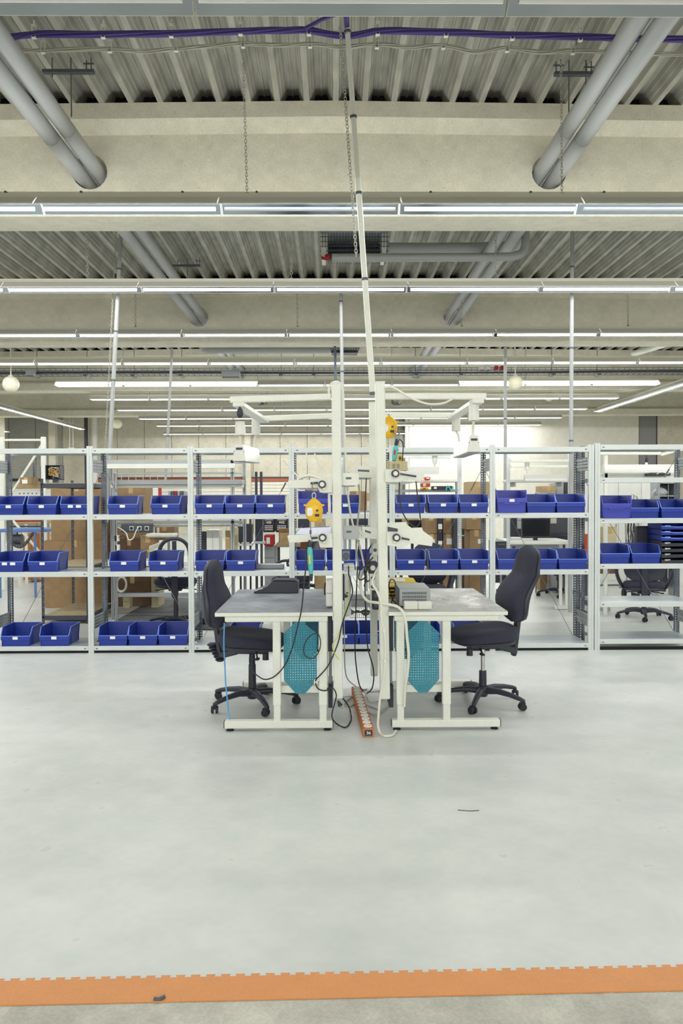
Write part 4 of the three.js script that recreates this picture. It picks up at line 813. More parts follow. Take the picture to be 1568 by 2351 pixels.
{
  const p = balancer('yellow spring balancer hanging fully in view under the shelf arm', [721, 1172], D1 - 0.1, [716, 1111], 'yellow spring balancers');
  single(pile().tube([P(713, 1192, D1 - 0.1), P(713, 1212, D1 - 0.1), P(713, 1232, D1 - 0.1)], 0.0028, 6).cyl(P(713, 1217, D1 - 0.1), P(713, 1226, D1 - 0.1), 0.007, 0.007, 10).tube([P(713, 1230, D1 - 0.1), P(716, 1240, D1 - 0.1), P(714, 1250, D1 - 0.1)], 0.003, 6), 'pull_cable', M.greyDark, 'steel pull cable between the yellow balancer and the aqua screwdriver', 'cable');
  driver('aqua electric screwdriver with a yellow sticker, hanging above the dark worktop', [711, 1256], [714, 1318], D1 - 0.1);
  balancer('yellow spring balancer half hidden behind the right upright', [893, 981], D1 + 0.16, [893, 958], 'yellow spring balancers');
  single(pile().tube([P(906, 992, D1 + 0.12), P(907, 1005, D1 + 0.12), P(909, 1020, D1 + 0.1)], 0.003, 6).cyl(P(906, 990, D1 + 0.12), P(906, 996, D1 + 0.12), 0.007, 0.007, 8), 'pull_cable', M.steel, 'steel pull cable under the half hidden balancer', 'cable');
  driver('aqua electric screwdriver with red print above the small carton', [909, 1023], [905, 1058], D1 + 0.1, M.aquaRed ??= mat('aqua tool', 0x62c6c2, 0.4));
  single(pile().tube([P(912, 1022, D1 + 0.1), P(917, 1009, D1 + 0.1), P(924, 1016, D1 + 0.1), P(925, 1040, D1 + 0.1), P(923, 1062, D1 + 0.1)], 0.004, 6), 'tool_cable', M.cable, 'dark cord arching from the red printed screwdriver to the carton', 'cable');
  const o = thing('tool_guard', 'yellow tool guard with dark clip standing in the small carton', 'tool', P(918, 1062, D1 + 0.14)); const g = P(918, 1052, D1 + 0.14); pile().box(g.x, g.y, g.z, 0.034, 0.045, 0.02, 0.004).mesh('guard', M.yellow, o); pile().box(g.x, g.y, g.z + 0.012, 0.007, 0.034, 0.006, 0.002).box(g.x, g.y, g.z + 0.012, 0.02, 0.007, 0.006, 0.002).mesh('clip', M.black, o);
  // carton on the upper shelf arm
  const a = P(892, 1059, D1 + 0.05), b = P(935, 1081, D1 + 0.05), c = thing('small_carton', 'small buff carton with grey print on the upper shelf of the pale bench', 'box', V(a.x, b.y, -D1)), z0 = -D1 - 0.2, z1 = -D1 - 0.03;
  pile().span(a.x, b.x, b.y, a.y, z1 - 0.003, z1, 0.001).span(a.x, b.x, b.y, a.y, z0, z0 + 0.003, 0.001).span(a.x, a.x + 0.003, b.y, a.y, z0, z1, 0.001).span(b.x - 0.003, b.x, b.y, a.y, z0, z1, 0.001).span(a.x, b.x, b.y, b.y + 0.003, z0, z1, 0.001).mesh('carton_body', M.cardPale, c);
  for (const u of [904, 914]) for (let k = 0; k < 4; k++) { const q = P(u, 1066 + k * 2.6, D1 + 0.03); pile().box(q.x, q.y, z1 + 0.0005, 0.02, 0.0035, 0.001, 0).mesh('print', M.greyDark, c); }
}
// white curved foam and thin rods on the upper shelf of the dark bench
{
  const t = thing('foam_arch', 'white curved foam strip lying on the upper shelf arm', 'foam strip', P(680, 1103, D1)), n = 10, pts = [];
  for (let i = 0; i <= n; i++) { const k = i / n, q = P(680 + 67 * k, 1102 - 13 * Math.sin(Math.PI * Math.pow(k, 0.8)), D1); pts.push([q.x, q.y]); }
  for (let i = n; i >= 0; i--) pts.push([pts[i][0], pts[i][1] - 0.013 + 0.004 * Math.abs(i - n / 2) / n]);
  pile().ext(pts, 0.3, new THREE.Matrix4().makeTranslation(0, 0, -D1 - 0.32), 0.002).mesh('foam', M.white, t);
  [[[650, 1056], [672, 1082], [696, 1104], 'leaning out to the left'], [[703, 1040], [707, 1062], [711, 1104], 'upright, shorter'], [[722, 1041], [731, 1066], [742, 1104], 'upright, nearest the upright']].forEach(([a, b, c, w]) => single(pile().tube([P(...c, D1 + 0.3), P(...b, D1 + 0.3), P(...a, D1 + 0.3)], 0.006, 6), 'plastic_rod', M.white, `thin white plastic rod behind the foam strip, ${w}`, 'rod', 'plastic rods on the shelf arm'));
}
// ---------------------------------------------------------------- things on the worktops
{
  const D = 6.03, a = P(583, 1361, D), b = P(684, 1361, D), y = TOP, t = thing('tool_case', 'black wedge shaped tool case on the dark worktop', 'case', V(a.x, y, -D));
  pile().ext([[a.x, y + 0.001], [b.x, y + 0.001], [b.x, y + 0.084], [b.x - 0.2, y + 0.088], [a.x + 0.1, y + 0.052], [a.x, y + 0.014]], 0.2, new THREE.Matrix4().makeTranslation(0, 0, -D - 0.2), 0.004).mesh('case_body', M.black, t);
  pile().ext([[b.x - 0.21, y + 0.086], [b.x - 0.005, y + 0.086], [b.x - 0.03, y + 0.1], [b.x - 0.18, y + 0.102]], 0.16, new THREE.Matrix4().makeTranslation(0, 0, -D - 0.18), 0.003).mesh('flap', M.blackSoft, t);
  pile().bar(V(a.x + 0.01, y + 0.018, -D + 0.004), V(a.x + 0.06, y + 0.04, -D + 0.004), 0.02, 0.004, 0.001).bar(V(a.x + 0.04, y + 0.03, -D + 0.004), V(a.x + 0.07, y + 0.038, -D + 0.004), 0.02, 0.004, 0.001).mesh('zip_pull', M.white, t);
}
{
  const a = P(748, 1332, 5.2), b = P(763, 1393, 5.2), t = thing('socket_box', 'tall white socket box fixed beside the upright of the dark bench', 'socket box', V(a.x, b.y, -5.2));
  pile().span(a.x, b.x + 0.005, b.y, a.y, -5.34, -5.2, 0.006).mesh('case', M.white, t); pile().span(a.x + 0.004, b.x, (a.y + b.y) / 2, (a.y + b.y) / 2 + 0.003, -5.2, -5.198, 0).mesh('lid_joint', M.greyDark, t);
  pile().tube([P(747, 1338, 5.22), P(745, 1350, 5.22), P(746, 1366, 5.22)], 0.006, 6).mesh('cable', M.cable, t);
}
{
  const D = 5.22, a = P(917, 1398, D), b = P(988, 1398, D), h = 0.128, z0 = -D - 0.34, t = thing('power_supply', 'grey vented power supply unit on the pale worktop', 'power supply', V(a.x, TOP, -D));
  pile().span(a.x, b.x, TOP + 0.008, TOP + h, z0, -D, 0.004).mesh('case', M.grey, t);
  pile().span(a.x - 0.001, a.x, TOP + 0.01, TOP + h - 0.004, z0 + 0.01, -D - 0.004, 0).mesh('side_panel', M.greyDark, t);
  for (let r = 0; r < 3; r++) for (let k = 0; k < 26; k++) pile().box(a.x + 0.022 + k * (b.x - a.x - 0.05) / 25, TOP + h - 0.032 - r * 0.024, -D + 0.001, 0.0032, 0.016, 0.002, 0).mesh('vent_slit', M.anthracite, t);
  const f = P(928, 1405, 5.13), g = P(991, 1405, 5.13); pile().span(f.x, (f.x + g.x) / 2 - 0.001, TOP + 0.001, TOP + 0.05, -5.19, -5.12, 0.003).span((f.x + g.x) / 2 + 0.001, g.x, TOP + 0.001, TOP + 0.048, -5.19, -5.12, 0.003).mesh('terminal_cover', M.cream, t);
  for (const x of [a.x + 0.02, b.x - 0.02]) for (const z of [-D - 0.03, z0 + 0.03]) pile().cyl(V(x, TOP, z), V(x, TOP + 0.009, z), 0.01, 0.01, 10).mesh('rubber_foot', M.blackSoft, t);
  const D3 = 5.68, c = P(892, 1345, D3), d = P(953, 1345, D3), o = thing('letter_tray', 'yellow letter tray with papers behind the power supply', 'letter tray', V(c.x, TOP, -D3 - 0.1));
  for (let k = 0; k < 4; k++) pile().span(c.x, d.x - 0.06, TOP + 0.004 + k * 0.026, TOP + 0.012 + k * 0.026, -D3 - 0.3, -D3, 0.002).mesh('shelf', M.yellowTray ??= mat('yellow tray', 0xd8b62c, 0.5), o);
  pile().span(c.x, c.x + 0.004, TOP + 0.001, TOP + 0.105, -D3 - 0.3, -D3, 0.001).span(d.x - 0.064, d.x - 0.06, TOP + 0.001, TOP + 0.105, -D3 - 0.3, -D3, 0.001).mesh('side_wall', M.yellowTray, o);
  const fo = thing('folder', 'open yellow folder with white sheets lying on the letter tray', 'folder', V(c.x, TOP + 0.11, -D3 - 0.1));
  pile().ext([[c.x, TOP + 0.108], [d.x + 0.01, TOP + 0.112], [d.x - 0.01, TOP + 0.148], [d.x - 0.04, TOP + 0.152], [c.x, TOP + 0.156]], 0.006, new THREE.Matrix4().makeRotationX(-0.5).setPosition(0, TOP + 0.11 - Math.cos(0.5) * (TOP + 0.11), -D3 - 0.02 + Math.sin(0.5) * (TOP + 0.11)), 0.001).mesh('cover', M.yellowSoft, fo);
  pile().ext([[c.x, TOP + 0.125], [d.x - 0.07, TOP + 0.122], [d.x - 0.075, TOP + 0.15], [c.x, TOP + 0.154]], 0.003, new THREE.Matrix4().makeRotationX(-0.5).setPosition(0, TOP + 0.11 - Math.cos(0.5) * (TOP + 0.11), -D3 - 0.008 + Math.sin(0.5) * (TOP + 0.11)), 0.001).mesh('sheets', M.paper, fo);
}
// ---------------------------------------------------------------- orange socket strip on the floor between the benches
{
  const a = PY(817, 1582, 0.035), b = PY(846, 1680, 0.035), f = b.clone().sub(a), L = f.length(), t = thing('socket_strip', 'long orange socket strip with white outlets on the floor between the benches', 'power strip', V(b.x, 0, b.z)); f.normalize();
  const side = V(f.z, 0, -f.x).negate(), m = new THREE.Matrix4().makeBasis(V(f.z, 0, -f.x), V(0, 1, 0), f).setPosition(a.x, 0, a.z);
  pile().ext([[-0.034, 0.002], [0.034, 0.002], [0.034, 0.05], [0.026, 0.056], [-0.026, 0.056], [-0.034, 0.05]], L, m, 0.001).mesh('channel', M.orangeStrip ??= mat('orange strip', 0xd07c46, 0.5), t);
  pile().add(chamferBox(0.05, 0.038, 0.004, 0.001), m.clone().multiply(new THREE.Matrix4().makeTranslation(0, 0.028, L + 0.001))).mesh('end_plate', M.black, t);
  const e = m.clone().multiply(new THREE.Matrix4().makeTranslation(0, 0.028, L + 0.004)); pile().add(chamferBox(0.03, 0.008, 0.004, 0.001), e.clone().multiply(new THREE.Matrix4().makeRotationZ(0.6))).add(chamferBox(0.03, 0.008, 0.004, 0.001), e.clone().multiply(new THREE.Matrix4().makeRotationZ(-0.6))).mesh('end_clip', M.chrome, t);
  for (let k = 0; k < 13; k++) {
    const s = m.clone().multiply(new THREE.Matrix4().makeTranslation(0, 0.056, 0.06 + k * (L - 0.11) / 12)), o = pile().lathe([[0.0, 0.001], [0.017, 0.001], [0.019, 0.006], [0.025, 0.007], [0.027, 0.003], [0.027, 0]], s, 22).mesh('outlet', M.paper, t);
    pile().cyl(V(-0.009, 0.001, 0).applyMatrix4(s), V(-0.009, 0.0035, 0).applyMatrix4(s), 0.0026, 0.0026, 6).cyl(V(0.009, 0.001, 0).applyMatrix4(s), V(0.009, 0.0035, 0).applyMatrix4(s), 0.0026, 0.0026, 6).mesh('pin_hole', M.dark, o);
  }
}

// ---------------------------------------------------------------- swivel chairs: seat faces +z at turn 0
function makeChair(label, o = {}) {
  const t = proto('office_chair', label, 'chair', 'charcoal swivel chairs');
  const sy = o.seat ?? 0.5, bt = o.back ?? 1.1, R = 0.33;
  const hub = pile().lathe([[0, 0.05], [0.03, 0.05], [0.036, 0.06], [0.045, 0.075], [0.05, 0.1], [0.042, 0.125], [0.034, 0.13], [0, 0.13]], new THREE.Matrix4(), 20).mesh('base_hub', M.black, t);
  for (let k = 0; k < 5; k++) {
    const a = k / 5 * 2 * Math.PI + (o.spin ?? 0.3), c = Math.cos(a), s = Math.sin(a), at = (r, y) => V(c * r, y, s * r), q = [];
    for (const [r, y, w, h] of [[0.02, 0.095, 0.03, 0.028], [0.12, 0.105, 0.027, 0.022], [0.22, 0.094, 0.022, 0.018], [0.3, 0.076, 0.019, 0.016], [0.335, 0.064, 0.015, 0.014]]) q.push({ r, y, w, h });
    const pos = [], idx = [], n = 10;
    q.forEach((l) => { for (let i = 0; i < n; i++) { const b = i / n * 6.2832, dx = Math.cos(b) * l.w, dy = Math.sin(b) * l.h, p = at(l.r, l.y + dy); pos.push(p.x - s * dx, p.y, p.z + c * dx); } });
    for (let i = 0; i + 1 < q.length; i++) for (let j = 0; j < n; j++) { const A = i * n + j, B = i * n + (j + 1) % n; idx.push(A, B, A + n, B, B + n, A + n); }
    for (let j = 1; j + 1 < n; j++) { const e = (q.length - 1) * n; idx.push(e, e + j, e + j + 1); }
    const g = new THREE.BufferGeometry(); g.setAttribute('position', new THREE.Float32BufferAttribute(pos, 3)); g.setIndex(idx); g.computeVertexNormals();
    const leg = pile().add(g).mesh('base_leg', M.black, t);
    const w = at(R, 0.027), yaw = a + 0.7, ax = V(Math.cos(yaw), 0, Math.sin(yaw)), off = V(-ax.z, 0, ax.x).multiplyScalar(0.012);
    const cs = pile(); for (const d of [-1, 1]) cs.cyl(w.clone().add(off).addScaledVector(ax, d * 0.008), w.clone().add(off).addScaledVector(ax, d * 0.024), 0.027, 0.025, 18);
    cs.cyl(V(w.x, 0.03, w.z), V(w.x, 0.065, w.z), 0.008, 0.008, 8).box(w.x + off.x, 0.05, w.z + off.z, 0.03, 0.016, 0.045, 0.005, [0, -yaw, 0]); cs.mesh('caster', M.blackSoft, leg);
  }
  pile().cyl(V(0, 0.1, 0), V(0, o.chrome ? 0.24 : 0.3, 0), 0.029, 0.027, 18).cyl(V(0, o.chrome ? 0.24 : 0.3, 0), V(0, sy - 0.1, 0), o.chrome ? 0.014 : 0.023, o.chrome ? 0.014 : 0.021, 16).mesh('gas_column', o.chrome ? M.black : M.black, t);
  if (o.chrome) pile().cyl(V(0, 0.235, 0), V(0, sy - 0.12, 0), 0.0155, 0.0155, 16).mesh('piston', M.chrome, t, 'bare chrome piston');
  pile().box(0, sy - 0.105, 0.0, 0.16, 0.04, 0.24, 0.012).box(0, sy - 0.1, -0.16, 0.07, 0.03, 0.14, 0.01).mesh('tilt_mechanism', M.black, t);
  for (const s of [-1, 1]) { const l = pile().cyl(V(s * 0.06, sy - 0.11, 0.04), V(s * 0.2, sy - 0.125, 0.07), 0.006, 0.006, 8); l.box(s * 0.215, sy - 0.13, 0.073, 0.05, 0.014, 0.03, 0.005); l.mesh('lever', M.blackSoft, t); }
  pile().cyl(V(0.0, sy - 0.12, 0.1), V(0, sy - 0.18, 0.1), 0.022, 0.024, 14).mesh('tension_knob', M.black, t);
  // seat: thick cushion over a shell, front edge rolled down
  pile().loft([{ y: sy - 0.085, rx: 0.2, rz: 0.19, p: 3 }, { y: sy - 0.075, rx: 0.228, rz: 0.22, p: 3.2 }, { y: sy - 0.05, rx: 0.236, rz: 0.232, p: 3.4, bz: -0.05 }].map((l) => ({ ...l, z: 0.01 })), 36).mesh('seat_shell', M.black, t);
  pile().loft([{ y: sy - 0.052, rx: 0.236, rz: 0.23, p: 3.3, bz: -0.05 }, { y: sy - 0.035, rx: 0.248, rz: 0.244, p: 3.3, bz: -0.07 }, { y: sy - 0.01, rx: 0.249, rz: 0.246, p: 3.2, bz: -0.1 }, { y: sy + 0.012, rx: 0.238, rz: 0.236, p: 3.1, bz: -0.12 }, { y: sy + 0.024, rx: 0.21, rz: 0.21, p: 3, bz: -0.12 }, { y: sy + 0.022, rx: 0.14, rz: 0.15, p: 2.6, bz: -0.1, }, { y: sy + 0.014, rx: 0.05, rz: 0.06, p: 2.2, bz: -0.05 }].map((l) => ({ ...l, z: 0.01 })), 40).mesh('seat', M.fabric, t);
  // backrest: contoured cushion in front of a shell
  const y0 = o.low ?? sy + 0.08, n = 16, cushion = [], shell = [];
  for (let i = 0; i <= n; i++) {
    const k = i / n, y = y0 + (bt - y0) * k, end = Math.min(1, Math.sqrt(Math.max(0.02, 1 - Math.pow(Math.abs(2 * k - 1), 5)))), w = (o.wide ?? 0.225) * (0.86 + 0.16 * Math.sin(Math.PI * Math.min(1, k * 1.35 + 0.12))) * end;
    const lean = -0.2 - (o.away ?? 0) - (o.tilt ?? 0.16) * k + (o.hump ?? 0.07) * Math.sin(Math.PI * Math.min(1, k * 1.6)), th = (o.thick ?? 0.045) * (0.75 + 0.5 * Math.sin(Math.PI * Math.min(1, k * 1.25 + 0.1))) * (0.45 + 0.55 * end);
    cushion.push({ y, rx: w, rz: th, z: lean + 0.012, p: 2.7 }); shell.push({ y: y - 0.004, rx: w * 0.985, rz: th * 0.62, z: lean - th * 0.62, p: 2.6 });
  }
  if (o.hoop) {
    const h = [V(-0.17, y0 - 0.02, -0.2), V(-0.175, y0 + 0.16, -0.24), V(-0.15, bt - 0.08, -0.27), V(-0.07, bt - 0.005, -0.29), V(0.07, bt - 0.005, -0.29), V(0.15, bt - 0.08, -0.27), V(0.175, y0 + 0.16, -0.24), V(0.17, y0 - 0.02, -0.2)];
    pile().tube(h, 0.022, 10).mesh('back_hoop', M.black, t); pile().bar(V(0, y0 - 0.02, -0.22), V(0, bt - 0.02, -0.29), 0.05, 0.014, 0.004).mesh('back_strut', M.black, t);
  } else { pile().loft(shell, 32).mesh('back_shell', M.black, t); pile().loft(cushion, 36).mesh('backrest', M.fabric, t); }
  // the bracket that carries the backrest, with a ribbed boot
  const bz = -0.255, hy = sy - 0.16;
  pile().ext([[-0.035, hy], [-0.035, y0 + (o.hoop ? 0.05 : 0.2)], [0.035, y0 + (o.hoop ? 0.05 : 0.2)], [0.035, hy], [0.02, hy - 0.03], [-0.02, hy - 0.03]], 0.022, new THREE.Matrix4().makeRotationX(-0.12).setPosition(0, 0.0, bz + 0.05), 0.004).bar(V(0, sy - 0.11, -0.1), V(0, hy + 0.01, bz), 0.075, 0.05, 0.008).mesh('back_bracket', M.black, t);
  if (o.boot) { const b = pile(); for (let i = 0; i < 6; i++) b.loft([{ y: hy - 0.03 + i * 0.022, rx: 0.04, rz: 0.024 + (i % 1) }, { y: hy - 0.02 + i * 0.022, rx: 0.05, rz: 0.038 }, { y: hy - 0.01 + i * 0.022, rx: 0.04, rz: 0.026 }].map((l) => ({ ...l, z: bz + 0.02 - i * 0.012, p: 2.4 })), 18); b.mesh('bellows_boot', M.blackSoft, t); }
  if (o.arms) for (const s of [-1, 1]) {
    const pts = [V(s * 0.25, sy - 0.05, 0.06), V(s * 0.3, sy + 0.05, 0.1), V(s * 0.33, sy + 0.17, 0.14), V(s * 0.335, sy + 0.235, 0.05), V(s * 0.335, sy + 0.235, -0.1), V(s * 0.33, sy + 0.17, -0.19), V(s * 0.3, sy + 0.05, -0.14), V(s * 0.25, sy - 0.05, -0.04)];
    pile().tube(pts, 0.019, 10, 5, true).box(s * 0.18, sy - 0.09, 0.01, 0.15, 0.014, 0.09, 0.004).mesh('armrest', M.black, t);
  }
  return t;
}
{
  const a = makeChair('charcoal swivel chair with bare chrome piston, pushed up to the pale workbench', { seat: 0.535, back: 1.165, low: 0.6, chrome: true, spin: 0.5, away: 0.055, tilt: 0.11, wide: 0.21, thick: 0.058 });
  a.position.set(1.1, 0, -5.76); a.rotation.y = -Math.PI / 2 + 0.12;
  const b = makeChair('charcoal swivel chair with ribbed boot, pushed up to the dark topped workbench', { seat: 0.515, back: 1.07, low: 0.57, boot: true, away: 0.065, tilt: 0.02, hump: 0.03, spin: 0.15, wide: 0.2, thick: 0.06 });
  b.position.set(-0.6, 0, -5.74); b.rotation.y = Math.PI / 2 - 0.06;
}

// ---------------------------------------------------------------- cables and boxes between the benches; each point: pixel and distance
function cable(label, m, r, pts, name = 'power_cable', D = 5.1) {
  return single(pile().tube(pts.map(([u, v, d]) => (d === 0 ? PY(u, v, r + 0.001) : P(u, v, d ?? D))), r, 7, 6), name, m, label, 'cable', name === 'power_cable' ? 'loose cables round the workbenches' : undefined);
}
cable('long black cable looping from the hanging aqua tool down under the dark workbench', M.cable, 0.0045, [[713, 1246, 5.02], [707, 1243, 5.02], [703, 1258, 5.02], [702, 1300, 5.0], [697, 1350, 4.98], [692, 1400, 4.98], [683, 1440, 5.0], [670, 1490, 5.02], [652, 1530, 5.04], [630, 1553, 5.06], [610, 1560, 5.1], [592, 1552, 5.2], [578, 1538, 5.3], [573, 1520, 5.4], [574, 1500, 5.5]]);
cable('black cable crossing the left upright and looping to the floor', M.cable, 0.0045, [[800, 1300, 5.3], [801, 1320, 5.2], [808, 1345, 5.12], [809, 1362, 5.08], [797, 1398, 5.06], [786, 1430, 5.06], [776, 1476, 5.06], [752, 1530, 5.06], [735, 1550, 5.06], [725, 1562, 5.08], [729, 1580, 5.1], [745, 1586, 5.08], [764, 1580, 5.06], [772, 1594, 5.06], [769, 1612, 5.08], [762, 1640, 5.05], [775, 1663, 0], [792, 1670, 0], [805, 1655, 0], [804, 1632, 0], [794, 1612, 5.25], [786, 1602, 5.2]]);
cable('grey cable beside the left upright ending at the socket strip', M.cableGrey, 0.004, [[790, 1410, 5.3], [791, 1500, 5.35], [795, 1552, 5.6], [817, 1577, 6.0]]);
cable('black cable hanging straight down to the middle of the socket strip', M.cable, 0.0045, [[824, 1240, 5.6], [820, 1320, 5.6], [817, 1400, 5.65], [815, 1490, 5.7], [819, 1540, 5.75], [826, 1575, 5.85], [833, 1586, 5.9]]);
cable('black cable bulging to the right before it meets the socket strip', M.cable, 0.0045, [[838, 1300, 5.5], [838, 1350, 5.5], [841, 1440, 5.5], [845, 1490, 5.5], [856, 1530, 5.5], [858, 1560, 5.6], [852, 1584, 5.7], [842, 1592, 5.75]]);
cable('thick white cable running over the pale worktop edge and down its leg', M.cableWhite, 0.0095, [[850, 1296, 5.5], [834, 1310, 5.4], [827, 1335, 5.3], [831, 1362, 5.2], [843, 1379, 5.14], [868, 1384, 5.05], [892, 1388, 5.04], [912, 1393, 5.02], [925, 1405, 4.99], [931, 1425, 4.98], [934, 1460, 4.99], [938, 1500, 5.0], [936, 1540, 5.02], [930, 1580, 5.05], [928, 1622, 5.08]]);
cable('thick white cable tied down the front of the right upright to the floor', M.cableWhite, 0.0085, [[870, 1300, 5.3], [859, 1322, 5.15], [855, 1340, 5.08], [866, 1358, 5.03], [875, 1385, 5.02], [875, 1420, 5.02], [881, 1442, 5.02], [884, 1470, 5.02], [884, 1520, 5.02], [880, 1560, 5.02], [873, 1600, 5.02], [869, 1640, 5.02], [868, 1668, 5.02], [873, 1684, 0], [885, 1690, 0], [900, 1688, 0], [909, 1678, 0]]);
for (const [u, v, w] of [[882, 1448, 'upper'], [884, 1517, 'lower']]) { const c = P(u, v, 5.02); single(pile().cyl(V(c.x, c.y - 0.008, c.z), V(c.x, c.y + 0.008, c.z), 0.014, 0.014, 12).bar(V(c.x - 0.012, c.y, c.z), V(c.x - 0.05, c.y - 0.004, c.z), 0.004, 0.003, 0), 'cable_tie', M.white, `white cable tie round the tied down white cable, ${w} of two`, 'cable tie', 'ties of the white cable'); }
cable('light blue cord hanging in front of the chair at the dark workbench', M.cableBlue, 0.0048, [[515, 1430, 5.15], [514, 1480, 5.15], [516, 1525, 5.15], [518, 1570, 5.12], [522, 1608, 5.1], [525, 1640, 5.06], [528, 1652, 5.05]], 'blue_cable');
cable('black cord loop hanging in front of the left teal screen', M.cable, 0.0035, [[702, 1432, 5.1], [716, 1444, 5.08], [730, 1455, 5.07], [736, 1475, 5.06], [730, 1500, 5.06], [715, 1512, 5.06], [700, 1504, 5.06], [698, 1484, 5.06], [710, 1462, 5.06], [728, 1452, 5.07]]);
cable('white cable falling from the top of the left upright to the centre boxes', M.cableWhite, 0.007, [[756, 912, 5.2], [755, 892, 5.2], [762, 879, 5.2], [772, 876, 5.2], [782, 880, 5.2], [787, 896, 5.2], [790, 960, 5.25], [795, 1080, 5.3], [803, 1170, 5.35], [815, 1222, 5.4], [828, 1262, 5.5], [836, 1300, 5.5]]);
cable('grey cable sagging between the side trays of the uprights', M.cableGrey, 0.0065, [[800, 1086, 5.25], [812, 1096, 5.3], [823, 1112, 5.4], [826, 1150, 5.45], [821, 1200, 5.5], [818, 1260, 5.5], [822, 1300, 5.5]]);
cable('black cable hanging between the uprights past the high trays', M.cable, 0.004, [[841, 1098, 5.6], [838, 1180, 5.6], [840, 1240, 5.6], [839, 1300, 5.55]]);
cable('black cord sagging under the upper shelf arm of the pale bench', M.cable, 0.0042, [[917, 1106, 5.1], [917, 1145, 5.1], [925, 1178, 5.1], [942, 1203, 5.1], [955, 1211, 5.1], [964, 1200, 5.1], [963, 1172, 5.1], [958, 1135, 5.1], [955, 1105, 5.1]]);
cable('cream cable draped along the lamp arm of the pale bench', M.cableWhite, 0.007, [[884, 890, 5.12], [896, 888, 5.1], [914, 896, 5.08], [935, 909, 5.08], [960, 921, 5.08], [990, 928, 5.09], [1020, 925, 5.1], [1042, 914, 5.12]]);
cable('black cord loop beside the grey power supply', M.cable, 0.004, [[917, 1388, 5.5], [904, 1380, 5.4], [897, 1362, 5.3], [893, 1342, 5.2], [898, 1330, 5.2], [906, 1334, 5.2], [907, 1352, 5.2], [901, 1374, 5.25], [897, 1396, 5.3]]);
cable('yellow green earth wire curling beside the left upright', M.cableGreen, 0.003, [[800, 1330, 5.3], [801, 1362, 5.2], [793, 1395, 5.15], [787, 1425, 5.08], [775, 1462, 5.06], [764, 1478, 5.05], [764, 1490, 5.05], [770, 1503, 5.05], [778, 1514, 5.05]]);
[['beige cord looping left of the socket strip', [[842, 1582, 5.95], [822, 1592, 0], [800, 1606, 0], [792, 1620, 0], [800, 1622, 0], [822, 1612, 0], [836, 1600, 5.9]]], ['beige cord crossing the socket strip to the right bench', [[796, 1618, 0], [826, 1614, 5.7], [850, 1622, 0], [874, 1630, 0], [890, 1622, 0], [894, 1606, 0]]], ['beige cord lying flat right of the socket strip', [[844, 1636, 5.5], [860, 1640, 0], [880, 1634, 0], [893, 1620, 0]]], ['beige cord arching over the middle of the socket strip', [[784, 1600, 0], [812, 1597, 5.9], [834, 1588, 5.9], [842, 1600, 5.8], [848, 1612, 0], [868, 1610, 0], [888, 1600, 0]]], ['beige cord running behind the socket strip', [[830, 1582, 6.0], [850, 1588, 0], [876, 1586, 0], [900, 1584, 0]]]].forEach(([l, p]) => cable(l, M.cableGrey, 0.0042, p));
const gear = (name, label, cat, m, u0, u1, v0, v1, D, depth, extra) => {
  const a = P(u0, v0, D), b = P(u1, v1, D), t = thing(name, label, cat, V(a.x, b.y, -D));
  pile().span(a.x, b.x, b.y, a.y, -D - depth, -D, Math.min(0.006, depth / 6)).mesh('case', m, t);
  extra?.(t, a, b, D);
  return t;
};
const sockets = (n, m = M.black) => (t, a, b, D) => { for (let i = 0; i < n; i++) { const y = b.y + (a.y - b.y) * (i + 0.5) / n; pile().cyl(V((a.x + b.x) / 2, y, -D - 0.002), V((a.x + b.x) / 2, y, -D + 0.003), Math.min(0.018, (b.x - a.x) * 0.3), Math.min(0.018, (b.x - a.x) * 0.3), 16).mesh('socket', m, t); } };
const lid = (t, a, b, D) => pile().span(a.x + 0.006, b.x - 0.006, b.y + (a.y - b.y) * 0.55, b.y + (a.y - b.y) * 0.58, -D - 0.001, -D + 0.002, 0).mesh('lid_joint', M.anthracite, t);
gear('motor', 'grey drive motor on the inner side of the left upright', 'motor', M.grey, 787, 803, 1266, 1288, 5.3, 0.12, (t, a, b, D) => pile().cyl(V((a.x + b.x) / 2, (a.y + b.y) / 2, -D), V((a.x + b.x) / 2, (a.y + b.y) / 2, -D + 0.03), 0.024, 0.022, 18).mesh('end_bell', M.greyDark, t));
gear('relay_box', 'cream control box below the grey motor on the left upright', 'control box', M.cream, 789, 814, 1296, 1312, 5.3, 0.12, lid);
gear('bracket', 'black angled bracket on the inner face of the left upright', 'bracket', M.black, 787, 791, 1318, 1380, 5.25, 0.05, (t, a, b, D) => pile().ext([[b.x - 0.005, b.y + 0.02], [b.x + 0.025, b.y + 0.026], [b.x + 0.022, b.y + 0.04], [b.x - 0.005, b.y + 0.05]], 0.02, new THREE.Matrix4().makeTranslation(0, 0, -D - 0.02)).mesh('tongue', M.black, t));
gear('cable_duct', 'narrow white cable duct beside the left upright', 'cable duct', M.white, 792, 802, 1320, 1415, 5.4, 0.1, lid);
gear('socket_block', 'cream socket block with dark sockets on the right upright', 'socket block', M.cream, 848, 864, 1318, 1356, 5.28, 0.12, sockets(2));
gear('socket_block', 'black socket block above the cream one on the right upright', 'socket block', M.black, 846, 866, 1290, 1318, 5.32, 0.1, sockets(1, M.white));
gear('socket_block', 'black lower socket block behind the tied white cable', 'socket block', M.black, 855, 872, 1356, 1400, 5.3, 0.1, sockets(2, M.greyDark));
gear('sensor_box', 'pale sensor box with grey lens on the right rear upright', 'sensor', M.cream, 854, 868, 1250, 1276, 5.5, 0.1, sockets(1, M.greyDark));
gear('control_box', 'grey control box hung between the uprights', 'control box', M.grey, 805, 856, 1364, 1394, 6.3, 0.2, lid);
